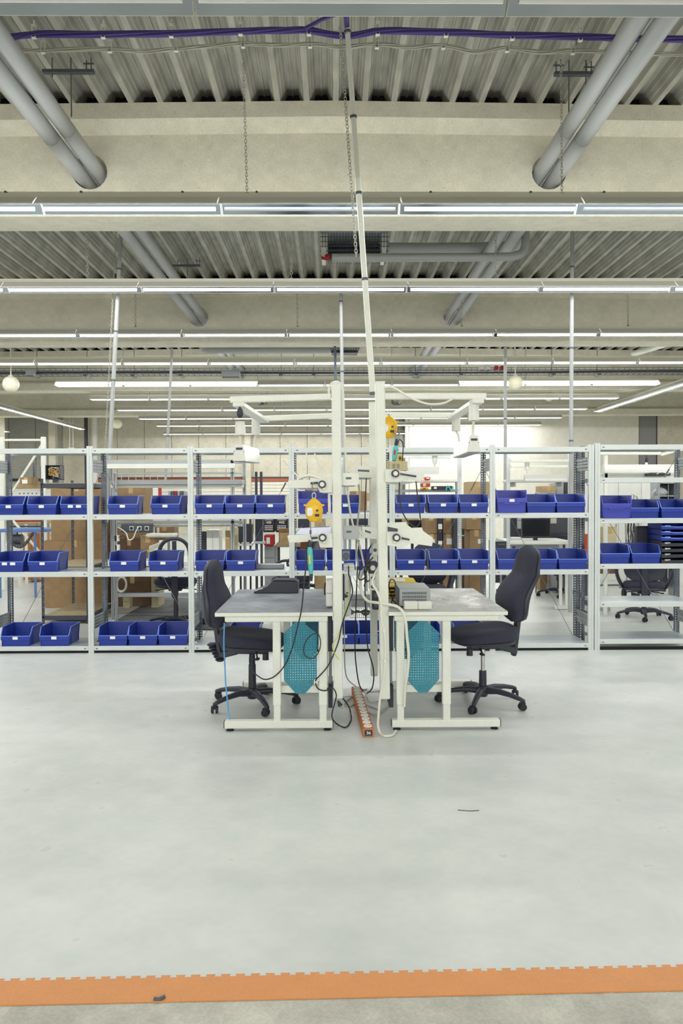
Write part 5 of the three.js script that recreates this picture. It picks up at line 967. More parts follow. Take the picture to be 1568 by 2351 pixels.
{
  const D = 6.32, a = P(804, 1396, D), b = P(856, 1418, D), t = thing('wire_basket', 'wire basket full of dark cords hung between the far uprights', 'basket', V(a.x, b.y, -D)), p = pile();
  for (let i = 0; i <= 12; i++) { const x = a.x + (b.x - a.x) * i / 12; p.bar(V(x, a.y, -D), V(x, b.y, -D), 0.003, 0.003, 0, V(0, 0, 1)).bar(V(x, b.y, -D), V(x, b.y, -D - 0.2), 0.003, 0.003, 0); }
  for (const y of [a.y, (a.y + b.y) / 2, b.y]) p.bar(V(a.x, y, -D), V(b.x, y, -D), 0.004, 0.004, 0);
  p.mesh('wire_mesh', M.zinc, t);
  for (let k = 0; k < 5; k++) pile().tube([V(a.x + 0.01, b.y + 0.02 + 0.01 * k, -D - 0.03), V(a.x + 0.06, b.y + 0.05 - 0.006 * k, -D - 0.06 - 0.01 * k), V(b.x - 0.06, b.y + 0.015 + 0.008 * k, -D - 0.03 - 0.02 * k), V(b.x - 0.01, b.y + 0.04, -D - 0.05)], 0.005, 6).mesh('cord_loop', M.cable, t);
}
[[831, 1292, 824, 1330, 845, 1300, 'arching left'], [845, 1285, 836, 1312, 850, 1330, 'arching right'], [856, 1280, 843, 1296, 836, 1345, 'falling inward']].forEach(([a, b, c, d, e, f, w]) => cable(`dark patch cord on the centre socket blocks, ${w}`, M.cable, 0.0045, [[a, b, 5.35], [c, d, 5.28], [(c + e) / 2, (d + f) / 2 + 14, 5.26], [e, f, 5.3]], 'patch_cable'));
cable('violet patch cord drooping behind the right upright', M.purple, 0.0055, [[855, 1248, 5.6], [840, 1272, 5.6], [828, 1292, 5.6], [842, 1286, 5.6], [852, 1270, 5.6]], 'patch_cable');
{
  const c = P(725, 1566, 5.07), t = thing('plug', 'white plug at the foot of the left teal screen', 'plug', c); for (const s of [-1, 1]) pile().box(c.x + s * 0.008, c.y, c.z, 0.008, 0.03, 0.02, 0.002).mesh('half', M.white, t); pile().box(c.x, c.y, c.z, 0.016, 0.008, 0.012, 0.001).mesh('bridge', M.white, t);
  const d = P(776, 1616, 5.1), k = thing('plug', 'black mains plug dangling beside the left upright', 'plug', d); pile().cyl(V(d.x, d.y + 0.02, d.z), V(d.x + 0.016, d.y - 0.012, d.z), 0.006, 0.016, 12).mesh('plug_body', M.cable, k); for (const s of [-1, 1]) pile().cyl(V(d.x + 0.016 + s * 0.006, d.y - 0.012, d.z), V(d.x + 0.024 + s * 0.006, d.y - 0.03, d.z), 0.002, 0.002, 6).mesh('pin', M.steel, k);
}

// ---------------------------------------------------------------- what stands behind the racks
function carton(label, u0, u1, v0, v1, D, depth, m, o = {}) {
  const a = P(u0, v0, D), b = P(u1, v1, D); if (o.floor) b.y = 0.001;
  const t = thing('carton', label, 'carton', V(a.x, b.y, -D), 'cartons behind the racks'), th = 0.006;
  if (o.open) {
    pile().span(a.x, b.x, b.y, a.y, -D - th, -D, 0.001).span(a.x, b.x, b.y, a.y, -D - depth, -D - depth + th, 0.001).span(a.x, a.x + th, b.y, a.y, -D - depth, -D, 0.001).span(b.x - th, b.x, b.y, a.y, -D - depth, -D, 0.001).span(a.x, b.x, b.y, b.y + th, -D - depth, -D, 0.001).mesh('carton_body', m, t);
    pile().box((a.x + b.x) / 2, a.y + 0.03, -D + 0.03, b.x - a.x, 0.09, 0.005, 0.001, [0.8, 0, 0]).mesh('flap', m, t);
  } else {
    pile().span(a.x, b.x, b.y, a.y - 0.004, -D - depth, -D, 0.004).mesh('carton_body', m, t);
    const mid = -D - depth / 2;
    for (const s of [-1, 1]) pile().span(a.x + 0.002, b.x - 0.002, a.y - 0.004, a.y, mid + (s < 0 ? -depth / 2 + 0.002 : 0.002), mid + (s < 0 ? -0.002 : depth / 2 - 0.002), 0.001).mesh('flap', m, t);
    pile().span((a.x + b.x) / 2 - 0.03, (a.x + b.x) / 2 + 0.03, Math.max(b.y, a.y - 0.09), a.y + 0.0015, -D - 0.02, -D + 0.0015, 0).mesh('tape', M.tape ??= mat('parcel tape', 0xc7a878, 0.35), t);
  }
  if (o.tag) { const [x, y, w, h] = o.tag; pile().span(a.x + (b.x - a.x) * x, a.x + (b.x - a.x) * (x + w), b.y + (a.y - b.y) * y, b.y + (a.y - b.y) * (y + h), -D, -D + 0.002, 0).mesh('shipping_label', M.paper, t, 'white shipping label'); }
  return t;
}
const box = (name, label, cat, m, u0, u1, v0, v1, D, depth, extra) => gear(name, label, cat, m, u0, u1, v0, v1, D, depth, extra);
// large cartons at the left
carton('huge brown carton on the floor behind the dark rack', 101, 243, 1241, 1392, 10.9, 0.75, M.card, { floor: true, tag: undefined });
carton('brown carton stacked on the huge one behind the dark rack', 116, 236, 1113, 1241, 10.9, 0.7, M.card);
carton('dark brown carton on the floor under the profile workbench', 262, 346, 1325, 1395, 11.0, 0.6, M.cardDark, { floor: true });
carton('brown carton stacked behind the profile workbench, lower of two', 246, 346, 1238, 1324, 11.05, 0.55, M.cardDark);
carton('brown carton stacked behind the profile workbench, topmost', 268, 333, 1118, 1237, 11.1, 0.5, M.card);
carton('tall buff carton edge beside the dark carton under the profile workbench', 347, 363, 1318, 1397, 10.8, 0.4, M.cardPale, { floor: true });
carton('small carton under the light coloured lid on the profile workbench', 322, 356, 1230, 1281, 10.3, 0.25, M.card);
carton('carton wrapped in clear film on the profile workbench', 355, 400, 1204, 1240, 10.6, 0.3, M.card, { tag: [0.12, 0.3, 0.12, 0.5] });
carton('small carton with white sheet on top of the left machine', 45, 73, 1096, 1111, 12.8, 0.3, M.card, { tag: [0.2, 0.05, 0.45, 0.6] });
// dark rack with chipboard shelves
{
  const D = 9.5, R = 10.6, t = thing('chipboard_rack', 'anthracite rack with chipboard shelves in front of the huge cartons', 'rack', V(X(98, D, 1300), 0, -D)), x0 = X(98, D, 1300), x1 = X(201, D, 1300), x2 = X(330, D, 1300);
  for (const x of [x0, x1]) for (const d of [D, R]) { const p = pile().span(x - 0.018, x + 0.018, 0, 1.76, -d - 0.003, -d, 0.001).span(x - 0.018, x - 0.015, 0, 1.76, -d - 0.03, -d, 0.001).mesh('post', M.anthracite, t); for (let k = 0; k < 24; k++) pile().cyl(V(x + 0.004, 0.06 + k * 0.07, -d), V(x + 0.004, 0.06 + k * 0.07, -d + 0.002), 0.0045, 0.0045, 8).mesh('hole', M.grey, p); }
  for (const y of [1.7, 0.69, 0.1]) {
    for (const d of [D, R]) pile().span(x0 + 0.018, x1 - 0.018, y - 0.055, y, -d - 0.012, -d, 0.003).mesh('beam', M.anthracite, t);
    for (const x of [x0, x1]) pile().span(x - 0.01, x + 0.01, y - 0.05, y, -R, -D, 0.003).mesh('side_beam', M.anthracite, t);
    pile().span(x0 + 0.01, x1 - 0.01, y - 0.012, y + 0.008, -R + 0.01, -D - 0.012, 0.002).mesh('chipboard_shelf', M.wood, t);
  }
}
// white pallet rack frame and machine at the far left
{
  const D = 13, t = thing('pallet_rack_frame', 'tall white rack frame with diagonal struts at the far left', 'rack frame', V(X(4, D), 0, -D)), a = P(3, 1003, D), b = P(99, 1003, D);
  for (const x of [a.x, b.x]) pile().span(x - 0.045, x + 0.03, 0, a.y, -D - 0.06, -D, 0.006).mesh('upright', M.cream, t);
  pile().bar(V(a.x, a.y - 0.05, -D - 0.03), V(b.x, a.y - 0.05, -D - 0.03), 0.03, 0.035, 0.004).mesh('strut', M.cream, t);
  pile().bar(P(97, 1020, D + 0.03), P(20, 1142, D + 0.03), 0.03, 0.035, 0.004).mesh('strut', M.cream, t);
  pile().bar(P(24, 1188, D + 0.03), P(97, 1275, D + 0.03), 0.03, 0.035, 0.004).mesh('strut', M.cream, t);
}
box('test_machine', 'white machine with a row of small dials and orange wooden top, far left', 'machine', M.white, 18, 97, 1121, 1150, 13.3, 0.7, (t, a, b, D) => { for (const x of [a.x + 0.04, b.x - 0.04]) pile().span(x - 0.02, x + 0.02, 0, b.y, -D - 0.68, -D - 0.64, 0.003).mesh('leg', M.cream, t); pile().span(a.x - 0.02, b.x + 0.02, a.y, a.y + 0.07, -D - 0.7, -D + 0.03, 0.006).mesh('wooden_top', M.cardLight, t); for (let k = 0; k < 5; k++) pile().cyl(V(a.x + 0.2 + k * 0.07, (a.y + b.y) / 2 + 0.02, -D), V(a.x + 0.2 + k * 0.07, (a.y + b.y) / 2 + 0.02, -D + 0.008), 0.012, 0.01, 10).mesh('dial', M.greyDark, t); pile().span(a.x + 0.28, b.x - 0.08, b.y, b.y + 0.05, -D, -D + 0.006, 0).mesh('slot', M.black, t); });
box('roller_table', 'red edged wooden roller table below the white machine', 'table', M.cardLight, 20, 97, 1197, 1203, 13.2, 0.6, (t, a, b, D) => { pile().span(a.x, b.x, a.y, a.y + 0.055, -D - 0.02, -D + 0.02, 0.005).mesh('red_rail', M.red, t); for (let k = 0; k < 2; k++) pile().span(a.x, b.x, b.y - 0.05 - k * 0.05, b.y - 0.03 - k * 0.05, -D - 0.2 * k, -D - 0.2 * k + 0.04, 0.004).mesh('roller_rail', k ? M.grey : M.black, t); for (const x of [a.x + 0.06, b.x - 0.06]) pile().span(x - 0.025, x + 0.025, 0, b.y, -D - 0.3, -D - 0.25, 0.004).mesh('leg', M.cream, t); });
box('work_table', 'blue steel table with a motor and coiled hose, far left', 'table', M.blueSteel ??= mat('blue steel', 0x5b7fc0, 0.5), -8, 106, 1215, 1222, 12, 0.6, (t, a, b, D) => { for (const x of [a.x + 0.03, X(78, D)]) pile().span(x - 0.015, x + 0.015, 0, b.y, -D - 0.05, -D - 0.02, 0.003).mesh('leg', M.blueSteel, t); });
{
  const D = 12.1, c = P(40, 1239, D), t = thing('compressor_motor', 'dark grey motor hanging under the blue table', 'motor', c); pile().cyl(V(c.x - 0.07, c.y, c.z), V(c.x + 0.07, c.y, c.z), 0.075, 0.075, 22).mesh('motor_body', M.greyDark, t); for (let k = 0; k < 7; k++) pile().cyl(V(c.x - 0.06 + k * 0.02, c.y, c.z), V(c.x - 0.054 + k * 0.02, c.y, c.z), 0.082, 0.082, 22).mesh('cooling_fin', M.anthracite, t); pile().cyl(V(c.x, c.y, c.z), V(c.x, P(40, 1222, D).y, c.z), 0.012, 0.012, 8).mesh('mount', M.black, t);
  const pts = []; for (let i = 0; i <= 150; i++) { const k = i / 150, q = P(24 + 54 * k, 1244 + 12 * Math.sin(Math.PI * Math.min(1, k * 1.1)) - 22 * k * k * k, 12.03), w = k * 26 * 6.2832; pts.push(V(q.x, q.y + 0.028 * Math.cos(w), q.z + 0.028 * Math.sin(w))); }
  single(pile().tube(pts, 0.006, 5, 2), 'coiled_hose', M.greyDark, 'grey spiral hose drooping below the blue table', 'hose');
}
box('cabinet', 'orange wooden cabinet behind the blue table', 'cabinet', M.orangeWood ??= mat('orange wood', 0xc08247, 0.6, 0, { map: T.card }), 52, 92, 1224, 1332, 14.2, 0.5, (t, a, b, D) => pile().span((a.x + b.x) / 2 - 0.004, (a.x + b.x) / 2 + 0.004, b.y, a.y, -D - 0.001, -D + 0.001, 0).mesh('door_joint', M.cardDark, t));
box('white_cabinet', 'white cabinet left of the orange one behind the blue table', 'cabinet', M.white, -30, 44, 1252, 1400, 14.5, 0.6, lid);
{
  const D = 13, a = P(104, 1068, D), b = P(138, 1101, D), t = thing('wiring_cabinet', 'open dark cabinet full of tangled yellow and white wires', 'cabinet', V(a.x, b.y, -D)); pile().span(a.x, b.x, b.y, a.y, -D - 0.2, -D - 0.18, 0.002).span(a.x, a.x + 0.01, b.y, a.y, -D - 0.2, -D, 0.002).span(b.x - 0.01, b.x, b.y, a.y, -D - 0.2, -D, 0.002).span(a.x, b.x, a.y - 0.01, a.y, -D - 0.2, -D, 0.002).span(a.x, b.x, b.y, b.y + 0.01, -D - 0.2, -D, 0.002).mesh('case', M.black, t);
  pile().span((a.x + b.x) / 2 - 0.04, (a.x + b.x) / 2 + 0.04, 0, b.y, -D - 0.18, -D - 0.1, 0.004).mesh('stand', M.greyDark, t);
  for (let k = 0; k < 14; k++) { const pts = []; for (let j = 0; j < 5; j++) pts.push(V(rnd(a.x + 0.02, b.x - 0.02), rnd(b.y + 0.02, a.y - 0.02), -D - 0.12 + rnd(0.1))); pile().tube(pts, 0.004, 5, 4).mesh('wire', [M.yellow, M.paper, M.orange, M.cableGrey][k % 4], t); }
}
// small posts and a sensor on the wall behind
for (const [u0, u1, v0, v1, D, w] of [[75, 80, 1063, 1116, 13.5, 'standing alone'], [92, 96, 1070, 1116, 13.5, 'joined by a bracket']]) box('angle_post', `short grey perforated post above the left machine, ${w}`, 'post', M.zincDark, u0, u1, v0, v1, D, 0.03, (t, a, b, d) => { for (let k = 0; k < 8; k++) pile().box((a.x + b.x) / 2, b.y + 0.03 + k * 0.04, -d, 0.012, 0.016, 0.002, 0).mesh('hole', M.dark, t); });
box('wall_sensor', 'small white sensor above the rack with two conduits', 'sensor', M.white, 156, 170, 1027, 1035, 30.5, 0.15, (t, a, b, D) => { for (const x of [a.x + 0.05, b.x - 0.05]) pile().cyl(V(x, a.y, -D - 0.06), V(x, 4.6, -D - 0.06), 0.018, 0.018, 8).mesh('conduit', M.white, t); });
// aluminium profile workbench behind the second and third bays
{
  const D = 9.8, t = thing('profile_workbench', 'aluminium profile workbench with stacked rails behind the bins', 'workbench', V(X(252, D), 0, -D)), alu = M.alu ??= mat('aluminium profile', 0xb4b9bd, 0.35, 0.7);
  const post = (u0, u1, vt, d = D) => { const a = P(u0, vt, d), b = P(u1, vt, d); const p = pile().span(a.x, b.x, 0, a.y, -d - (b.x - a.x), -d, 0.004).mesh('profile_post', alu, t); pile().span((a.x + b.x) / 2 - 0.004, (a.x + b.x) / 2 + 0.004, 0.01, a.y - 0.01, -d - 0.001, -d + 0.001, 0).mesh('groove', M.anthracite, p); };
  post(252, 258, 1066); post(260, 267, 1085, 9.6); post(529, 537, 1056); post(557, 564, 1056, 10.2);
  const rail = (u0, u1, v0, v1, m = M.cream, d = D, w = 0.05) => { const a = P(u0, v0, d), b = P(u1, v1, d); pile().span(a.x, b.x, b.y, a.y, -d - w, -d, 0.004).mesh('rail', m, t); };
  rail(240, 556, 1056, 1064, M.grey); rail(245, 540, 1065, 1075, M.cream, 9.75); rail(254, 556, 1085, 1088, alu); rail(254, 556, 1103, 1112, M.grey, 9.7, 0.3); rail(254, 556, 1113, 1119, M.cream, 9.75, 0.2); rail(262, 556, 1196, 1202, alu); rail(262, 556, 1205, 1209, M.cream, 9.9); rail(262, 520, 1362, 1370, alu);
  { const a = P(236, 1290, 9.7), b = P(556, 1299, 9.7); pile().span(a.x, b.x, b.y, a.y, -10.7, -9.7, 0.005).mesh('bench_top', M.cream, t); }
  const g = pile(), a = P(262, 1087, 10), b = P(378, 1103, 10); for (let k = 0; k <= 7; k++) { const x = a.x + (b.x - a.x) * k / 7; g.bar(V(x, b.y, -10), V(x, a.y, -10), 0.008, 0.008, 0, V(0, 0, 1)); } g.bar(V(a.x, a.y, -10), V(b.x, a.y, -10), 0.008, 0.008, 0).bar(V(a.x, b.y, -10), V(b.x, b.y, -10), 0.008, 0.008, 0); g.mesh('grid_rail', M.white, t);
  const s = P(278, 1204, 9.75), e = P(350, 1223, 9.75), so = pile().span(s.x, e.x, e.y, s.y, -9.83, -9.75, 0.004).mesh('socket_rail', M.greyDark, t);
  for (const u of [302, 320, 337]) { const c = P(u, 1213, 9.74); pile().box(c.x, c.y, c.z, 0.055, 0.055, 0.012, 0.004).mesh('socket_frame', M.white, so); pile().cyl(V(c.x, c.y, c.z), V(c.x, c.y, c.z + 0.008), 0.02, 0.02, 16).mesh('socket', M.anthracite, so); }
  for (const [u0, u1, v0, v1] of [[262, 272, 1229, 1243], [263, 273, 1251, 1265]]) { const q = P(u0, v0, 9.6), w = P(u1, v1, 9.6); pile().span(q.x, w.x, w.y, q.y, -9.66, -9.6, 0.004).mesh('plug_adaptor', M.white, t); }
}
cable('white lead looping below the socket rail of the profile workbench', M.cableWhite, 0.008, [[265, 1208, 9.72], [280, 1216, 9.7], [290, 1225, 9.68], [296, 1240, 9.66], [305, 1236, 9.68], [313, 1218, 9.7], [318, 1210, 9.72]], 'bench_lead');
cable('coil of grey cable hanging under the profile workbench', M.cableGrey, 0.012, Array.from({ length: 28 }, (_, i) => { const a = i / 28 * 6.2832 * 3.4; return [279 + 11 * Math.cos(a), 1342 + (15 + (i % 5)) * Math.sin(a), 9.6 + 0.004 * i]; }), 'cable_coil');
cable('thin black lead hanging from the white adaptors', M.cable, 0.005, [[272, 1234, 9.6], [284, 1230, 9.62], [291, 1245, 9.64], [290, 1266, 9.66], [287, 1285, 9.68]], 'bench_lead');
box('lid_board', 'white polystyrene lid lying over the small carton', 'lid', M.white, 335, 398, 1226, 1232, 10.25, 0.3, (t, a, b, D) => pile().span(a.x + 0.01, b.x - 0.01, b.y - 0.012, b.y, -D - 0.28, -D - 0.02, 0.002).mesh('rebate', M.cream, t));
box('yellow_folder', 'yellow and white papers leaning on the profile workbench', 'papers', M.yellowSoft, 338, 372, 1262, 1268, 10.1, 0.2, (t, a, b, D) => pile().box((a.x + b.x) / 2, a.y + 0.03, -D - 0.06, 0.18, 0.006, 0.16, 0.001, [0.5, 0.2, 0.3]).mesh('sheet', M.paper, t));
box('foam_post', 'cream foam strip standing under the profile workbench', 'foam', M.cardPale, 282, 298, 1370, 1397, 10.3, 0.15, lid);
// far small things seen over the profile workbench
box('notice_board', 'white board with a red upright edge seen above the second bay', 'board', M.white, 334, 364, 1118, 1170, 14, 0.05, (t, a, b, D) => { pile().span(a.x + 0.05, a.x + 0.09, 0, b.y, -D - 0.04, -D, 0.003).mesh('leg', M.grey, t); pile().span(b.x, b.x + 0.05, b.y, a.y, -D - 0.05, -D + 0.01, 0.004).mesh('red_edge', M.red, t); pile().span(a.x, a.x + 0.07, b.y, a.y - 0.07, -D, -D + 0.01, 0.002).mesh('brown_strip', M.cardDark, t); for (let k = 0; k < 5; k++) pile().cyl(V(a.x + 0.035, b.y + 0.05 + k * 0.06, -D + 0.008), V(a.x + 0.035, b.y + 0.05 + k * 0.06, -D + 0.014), 0.018, 0.018, 10).mesh('white_ring', M.paper, t); });
for (let k = 0; k < 6; k++) box('binder', `${['grey', 'dark', 'red', 'grey', 'dark', 'grey'][k]} ring binder, ${ORD[k]} in the row above the second bay's right bin`, 'binder', [M.grey, M.greyDark, M.red, M.grey, M.greyDark, M.grey][k], 386 + k * 7, 392 + k * 7, 1127, 1152, 13, 0.25, (t, a, b, D) => pile().span(a.x + 0.012, b.x - 0.012, b.y + 0.03, b.y + 0.09, -D, -D + 0.002, 0).mesh('spine_label', M.paper, t));
box('shelf_board', 'grey shelf under the row of ring binders', 'shelf', M.zinc, 376, 440, 1152, 1157, 12.98, 0.3, (t, a, b, D) => pile().span(a.x + 0.02, a.x + 0.06, 0, b.y, -D - 0.2, -D - 0.16, 0.003).mesh('leg', M.zinc, t));
// third bay: controls, envelopes, tower, black cartons
box('control_console', 'white control panel with a yellow switch under the upper shelf', 'control panel', M.white, 471, 529, 1184, 1197, 9.95, 0.1, (t, a, b, D) => { pile().span(a.x + 0.04, a.x + 0.08, b.y + 0.02, b.y + 0.06, -D, -D + 0.006, 0.001).mesh('yellow_plate', M.yellow, t); for (const f of [0.36, 0.58, 0.75, 0.9]) pile().cyl(V(a.x + (b.x - a.x) * f, b.y + 0.05, -D), V(a.x + (b.x - a.x) * f, b.y + 0.05, -D + 0.014), f === 0.75 ? 0.022 : 0.009, f === 0.75 ? 0.02 : 0.008, 14).mesh('knob', M.black, t); });
cable('white lead curling below the white control panel', M.cableWhite, 0.006, [[517, 1197, 9.9], [508, 1210, 9.85], [504, 1222, 9.85], [508, 1230, 9.85], [518, 1235, 9.85], [527, 1236, 9.85]], 'bench_lead');
cable('white lead falling from the white control panel to the bins', M.cableWhite, 0.006, [[527, 1197, 9.9], [529, 1212, 9.85], [531, 1235, 9.85], [532, 1262, 9.85]], 'bench_lead');
box('storage_tub', 'tall white plastic box standing behind the middle row of bins', 'box', M.white, 474, 503, 1217, 1284, 10, 0.3, (t, a, b, D) => pile().span((a.x + b.x) / 2 - 0.003, (a.x + b.x) / 2 + 0.003, b.y, a.y - 0.04, -D - 0.001, -D + 0.002, 0).mesh('seam', M.grey, t));
box('dark_monitor', 'dark screen standing left of the tall white box', 'monitor', M.black, 461, 474, 1220, 1282, 10.1, 0.05, lid);
box('envelope', 'brown padded envelope leaning beside the white box', 'envelope', M.cardLight, 517, 532, 1218, 1284, 10, 0.04, (t, a, b, D) => pile().span(b.x, b.x + 0.07, b.y, a.y + 0.03, -D - 0.15, -D - 0.1, 0.004).mesh('cream_back', M.cardPale, t));
box('hand_truck', 'dark trolley parked right of the profile posts', 'trolley', M.black, 545, 578, 1203, 1245, 11, 0.2, (t, a, b, D) => { for (const x of [a.x + 0.03, b.x - 0.03]) pile().cyl(V(x, 0, -D - 0.1), V(x, a.y + 0.08, -D - 0.1), 0.014, 0.014, 10).mesh('rail', M.black, t); pile().span(a.x, b.x, b.y - 0.05, b.y - 0.02, -D - 0.3, -D, 0.004).mesh('shelf', M.cream, t); });
box('pipe_post', 'pair of dark cylinders on grey posts beside the bins', 'post', M.black, 590, 603, 1183, 1243, 9.4, 0.07, (t, a, b, D) => { for (const x of [a.x - 0.01, a.x + 0.05]) pile().cyl(V(x, 0, -D - 0.03), V(x, P(590, 1083, D).y, -D - 0.03), 0.016, 0.016, 14).mesh('tube', M.anthracite, t); pile().span(a.x - 0.03, b.x + 0.03, b.y - 0.03, b.y, -D - 0.08, -D + 0.01, 0.006).mesh('clamp', M.grey, t); });
{
  const print = (lines) => { const c = document.createElement('canvas'); c.width = 256; c.height = 256; const x = c.getContext('2d'); x.fillStyle = '#26272e'; x.fillRect(0, 0, 256, 256); x.fillStyle = '#f2f2ee'; x.font = 'bold 52px sans-serif'; x.textAlign = 'center'; x.fillText(lines, 128, 120); x.font = '20px sans-serif'; for (let r = 0; r < 2; r++) for (let k = 0; k < 7; k++) x.fillRect(30 + k * 29, 46 + r * 18 - 8, 21, 10); for (let r = 0; r < 3; r++) for (let k = 0; k < 6; k++) x.fillRect(30 + k * 34, 150 + r * 30, 20, 18); const t = new THREE.CanvasTexture(c); t.colorSpace = THREE.SRGBColorSpace; return t; };
  [['A320', 604, 630, 'left of two, printed A320'], ['PA32', 633, 661, 'right of two, printed PA32']].forEach(([s, u0, u1, w]) => box('printed_carton', `black carton with white lettering behind the third bay, ${w}`, 'carton', M.black, u0, u1, 1184, 1222, 11.5, 0.35, (t, a, b, D) => { const g = new THREE.PlaneGeometry(b.x - a.x - 0.01, a.y - b.y - 0.01); const o = new THREE.Mesh(g, mat('carton print', 0xffffff, 0.7, 0, { map: print(s) })); o.name = 'printed_face'; o.position.set((a.x + b.x) / 2, (a.y + b.y) / 2, -D + 0.002).sub(t.position); t.add(o); }));
}
box('tool_chest', 'small red box with a white label on a grey cabinet', 'box', M.red, 606, 628, 1229, 1253, 11.2, 0.3, (t, a, b, D) => pile().span(a.x + 0.035, a.x + 0.085, b.y + 0.03, a.y - 0.03, -D, -D + 0.002, 0).mesh('label_plate', M.paper, t));
box('pedestal_cabinet', 'grey pedestal cabinet under the small red box', 'cabinet', M.grey, 607, 631, 1254, 1345, 11.3, 0.5, (t, a, b, D) => { for (const f of [0.35, 0.7]) pile().span(a.x, b.x, b.y + (a.y - b.y) * f, b.y + (a.y - b.y) * f + 0.006, -D - 0.001, -D + 0.002, 0).mesh('drawer_joint', M.anthracite, t); pile().cyl(V((a.x + b.x) / 2, b.y + 0.2, -D), V((a.x + b.x) / 2, b.y + 0.2, -D + 0.01), 0.014, 0.014, 10).mesh('lock', M.black, t); });
carton('open pale carton beside the small red box', 640, 668, 1223, 1247, 11.4, 0.3, M.cardLight, { open: true });
box('side_table', 'pale wooden table carrying the open carton', 'table', M.wood, 634, 690, 1247, 1256, 11.3, 0.6, (t, a, b, D) => { for (const x of [a.x + 0.03, b.x - 0.03]) pile().span(x - 0.02, x + 0.02, 0, b.y, -D - 0.1, -D - 0.06, 0.003).mesh('leg', M.anthracite, t); });
// behind the uprights
box('screen_back', 'black screen standing on the wooden table behind the left upright', 'monitor', M.black, 684, 711, 1189, 1212, 10.6, 0.06, (t, a, b, D) => pile().span((a.x + b.x) / 2 - 0.02, (a.x + b.x) / 2 + 0.02, P(700, 1245, D).y, b.y, -D - 0.05, -D - 0.02, 0.003).mesh('stand', M.black, t));
carton('tan carton behind the yellow balancer', 722, 746, 1184, 1246, 11.2, 0.4, M.cardLight, { floor: true });
carton('tan carton high behind the upper violet bin', 700, 746, 1119, 1136, 12, 0.4, M.card);
box('wood_panel', 'red brown wooden panel below the left clear shelf', 'panel', M.redWood ??= mat('red brown wood', 0x8f4a30, 0.6, 0, { map: T.card }), 690, 735, 1238, 1264, 11, 0.05, lid);
carton('tan carton between the uprights behind the upper bin', 804, 842, 1128, 1172, 11, 0.4, M.card);
carton('pale carton between the uprights, in front of the tan one', 842, 862, 1132, 1150, 10.8, 0.3, M.cardLight);
box('printer', 'black printer on a shelf between the uprights', 'printer', M.black, 802, 845, 1190, 1206, 10.2, 0.35, lid);
carton('wide tan carton above the black printer', 802, 846, 1178, 1190, 10.4, 0.35, M.cardLight);
for (const [u0, u1, D, w] of [[866, 873, 9.3, 'behind the right upright'], [780, 788, 9.3, 'behind the left upright']]) { const a = P(u0, 1050, D), b = P(u1, 1050, D), t = thing('perforated_post', `pale perforated post ${w}`, 'post', V(a.x, 0, -D)); pile().add(perforated, new THREE.Matrix4().makeScale(0.8, a.y / 2, 0.8).setPosition((a.x + b.x) / 2, 0, -D)).mesh('post_face', M.zincPost, t); }
// fourth bay
box('steel_desk', 'tan desk front with dark monitors behind the fifth bay', 'desk', M.cardLight, 905, 962, 1184, 1213, 11.3, 0.6, (t, a, b, D) => { pile().span(a.x, b.x, a.y, a.y + 0.012, -D - 0.6, -D + 0.01, 0.002).mesh('edge', M.cardDark, t); for (const x of [a.x + 0.05, b.x - 0.05]) pile().span(x - 0.02, x + 0.02, 0, b.y, -D - 0.5, -D - 0.46, 0.003).mesh('leg', M.anthracite, t); });
for (const [u0, u1, v0, v1, w] of [[904, 923, 1192, 1212, 'left of two'], [938, 973, 1194, 1222, 'right of two']]) box('monitor', `dark monitor in front of the tan desk, ${w}`, 'monitor', M.black, u0, u1, v0, v1, 11.1, 0.05, (t, a, b, D) => { pile().span(a.x + 0.01, b.x - 0.01, b.y + 0.015, a.y - 0.01, -D, -D + 0.002, 0).mesh('screen', M.screen, t); pile().span((a.x + b.x) / 2 - 0.02, (a.x + b.x) / 2 + 0.02, P(930, 1240, 11.1).y, b.y, -D - 0.05, -D - 0.02, 0.003).mesh('stand', M.black, t); });
carton('carton with white label, upper left of four behind the fifth bay', 975, 1004, 1180, 1225, 10.6, 0.4, M.card, { tag: [0.45, 0.75, 0.3, 0.16] });
carton('carton with white label, lower left of four behind the fifth bay', 977, 1004, 1226, 1330, 10.6, 0.4, M.card, { floor: true, tag: [0.3, 0.85, 0.5, 0.08] });
carton('carton with white label, upper right of four behind the fifth bay', 1017, 1041, 1180, 1225, 10.6, 0.4, M.card, { tag: [0.3, 0.78, 0.5, 0.15] });
carton('carton with white label, lower right of four behind the fifth bay', 1017, 1041, 1226, 1330, 10.6, 0.4, M.card, { floor: true, tag: [0.35, 0.86, 0.55, 0.08] });
box('computer_tower', 'black computer carton with white labels between the cartons', 'box', M.black, 1005, 1016, 1184, 1330, 10.55, 0.4, (t, a, b, D) => { for (const v of [1203, 1242]) { const q = P(1006, v, D), w = P(1015, v + 12, D); pile().span(q.x, w.x, w.y, q.y, -D, -D + 0.002, 0).mesh('paper_label', M.paper, t); } pile().cyl(V((a.x + b.x) / 2, P(1010, 1220, D).y, -D), V((a.x + b.x) / 2, P(1010, 1220, D).y, -D + 0.003), 0.008, 0.008, 10).mesh('orange_mark', M.orange, t); });
box('dark_cabinet', 'dark narrow cabinet left of the pale perforated post', 'cabinet', M.anthracite, 1042, 1050, 1187, 1330, 10.4, 0.3, lid);
{ const D = 9.6, a = P(1051, 1052, D), b = P(1060, 1052, D), t = thing('perforated_post', 'tall pale perforated post between cartons in the fifth bay', 'post', V(a.x, 0, -D)); pile().add(perforated, new THREE.Matrix4().makeScale(0.95, a.y / 2, 1).setPosition((a.x + b.x) / 2, 0, -D)).mesh('post_face', M.zincPost, t); }
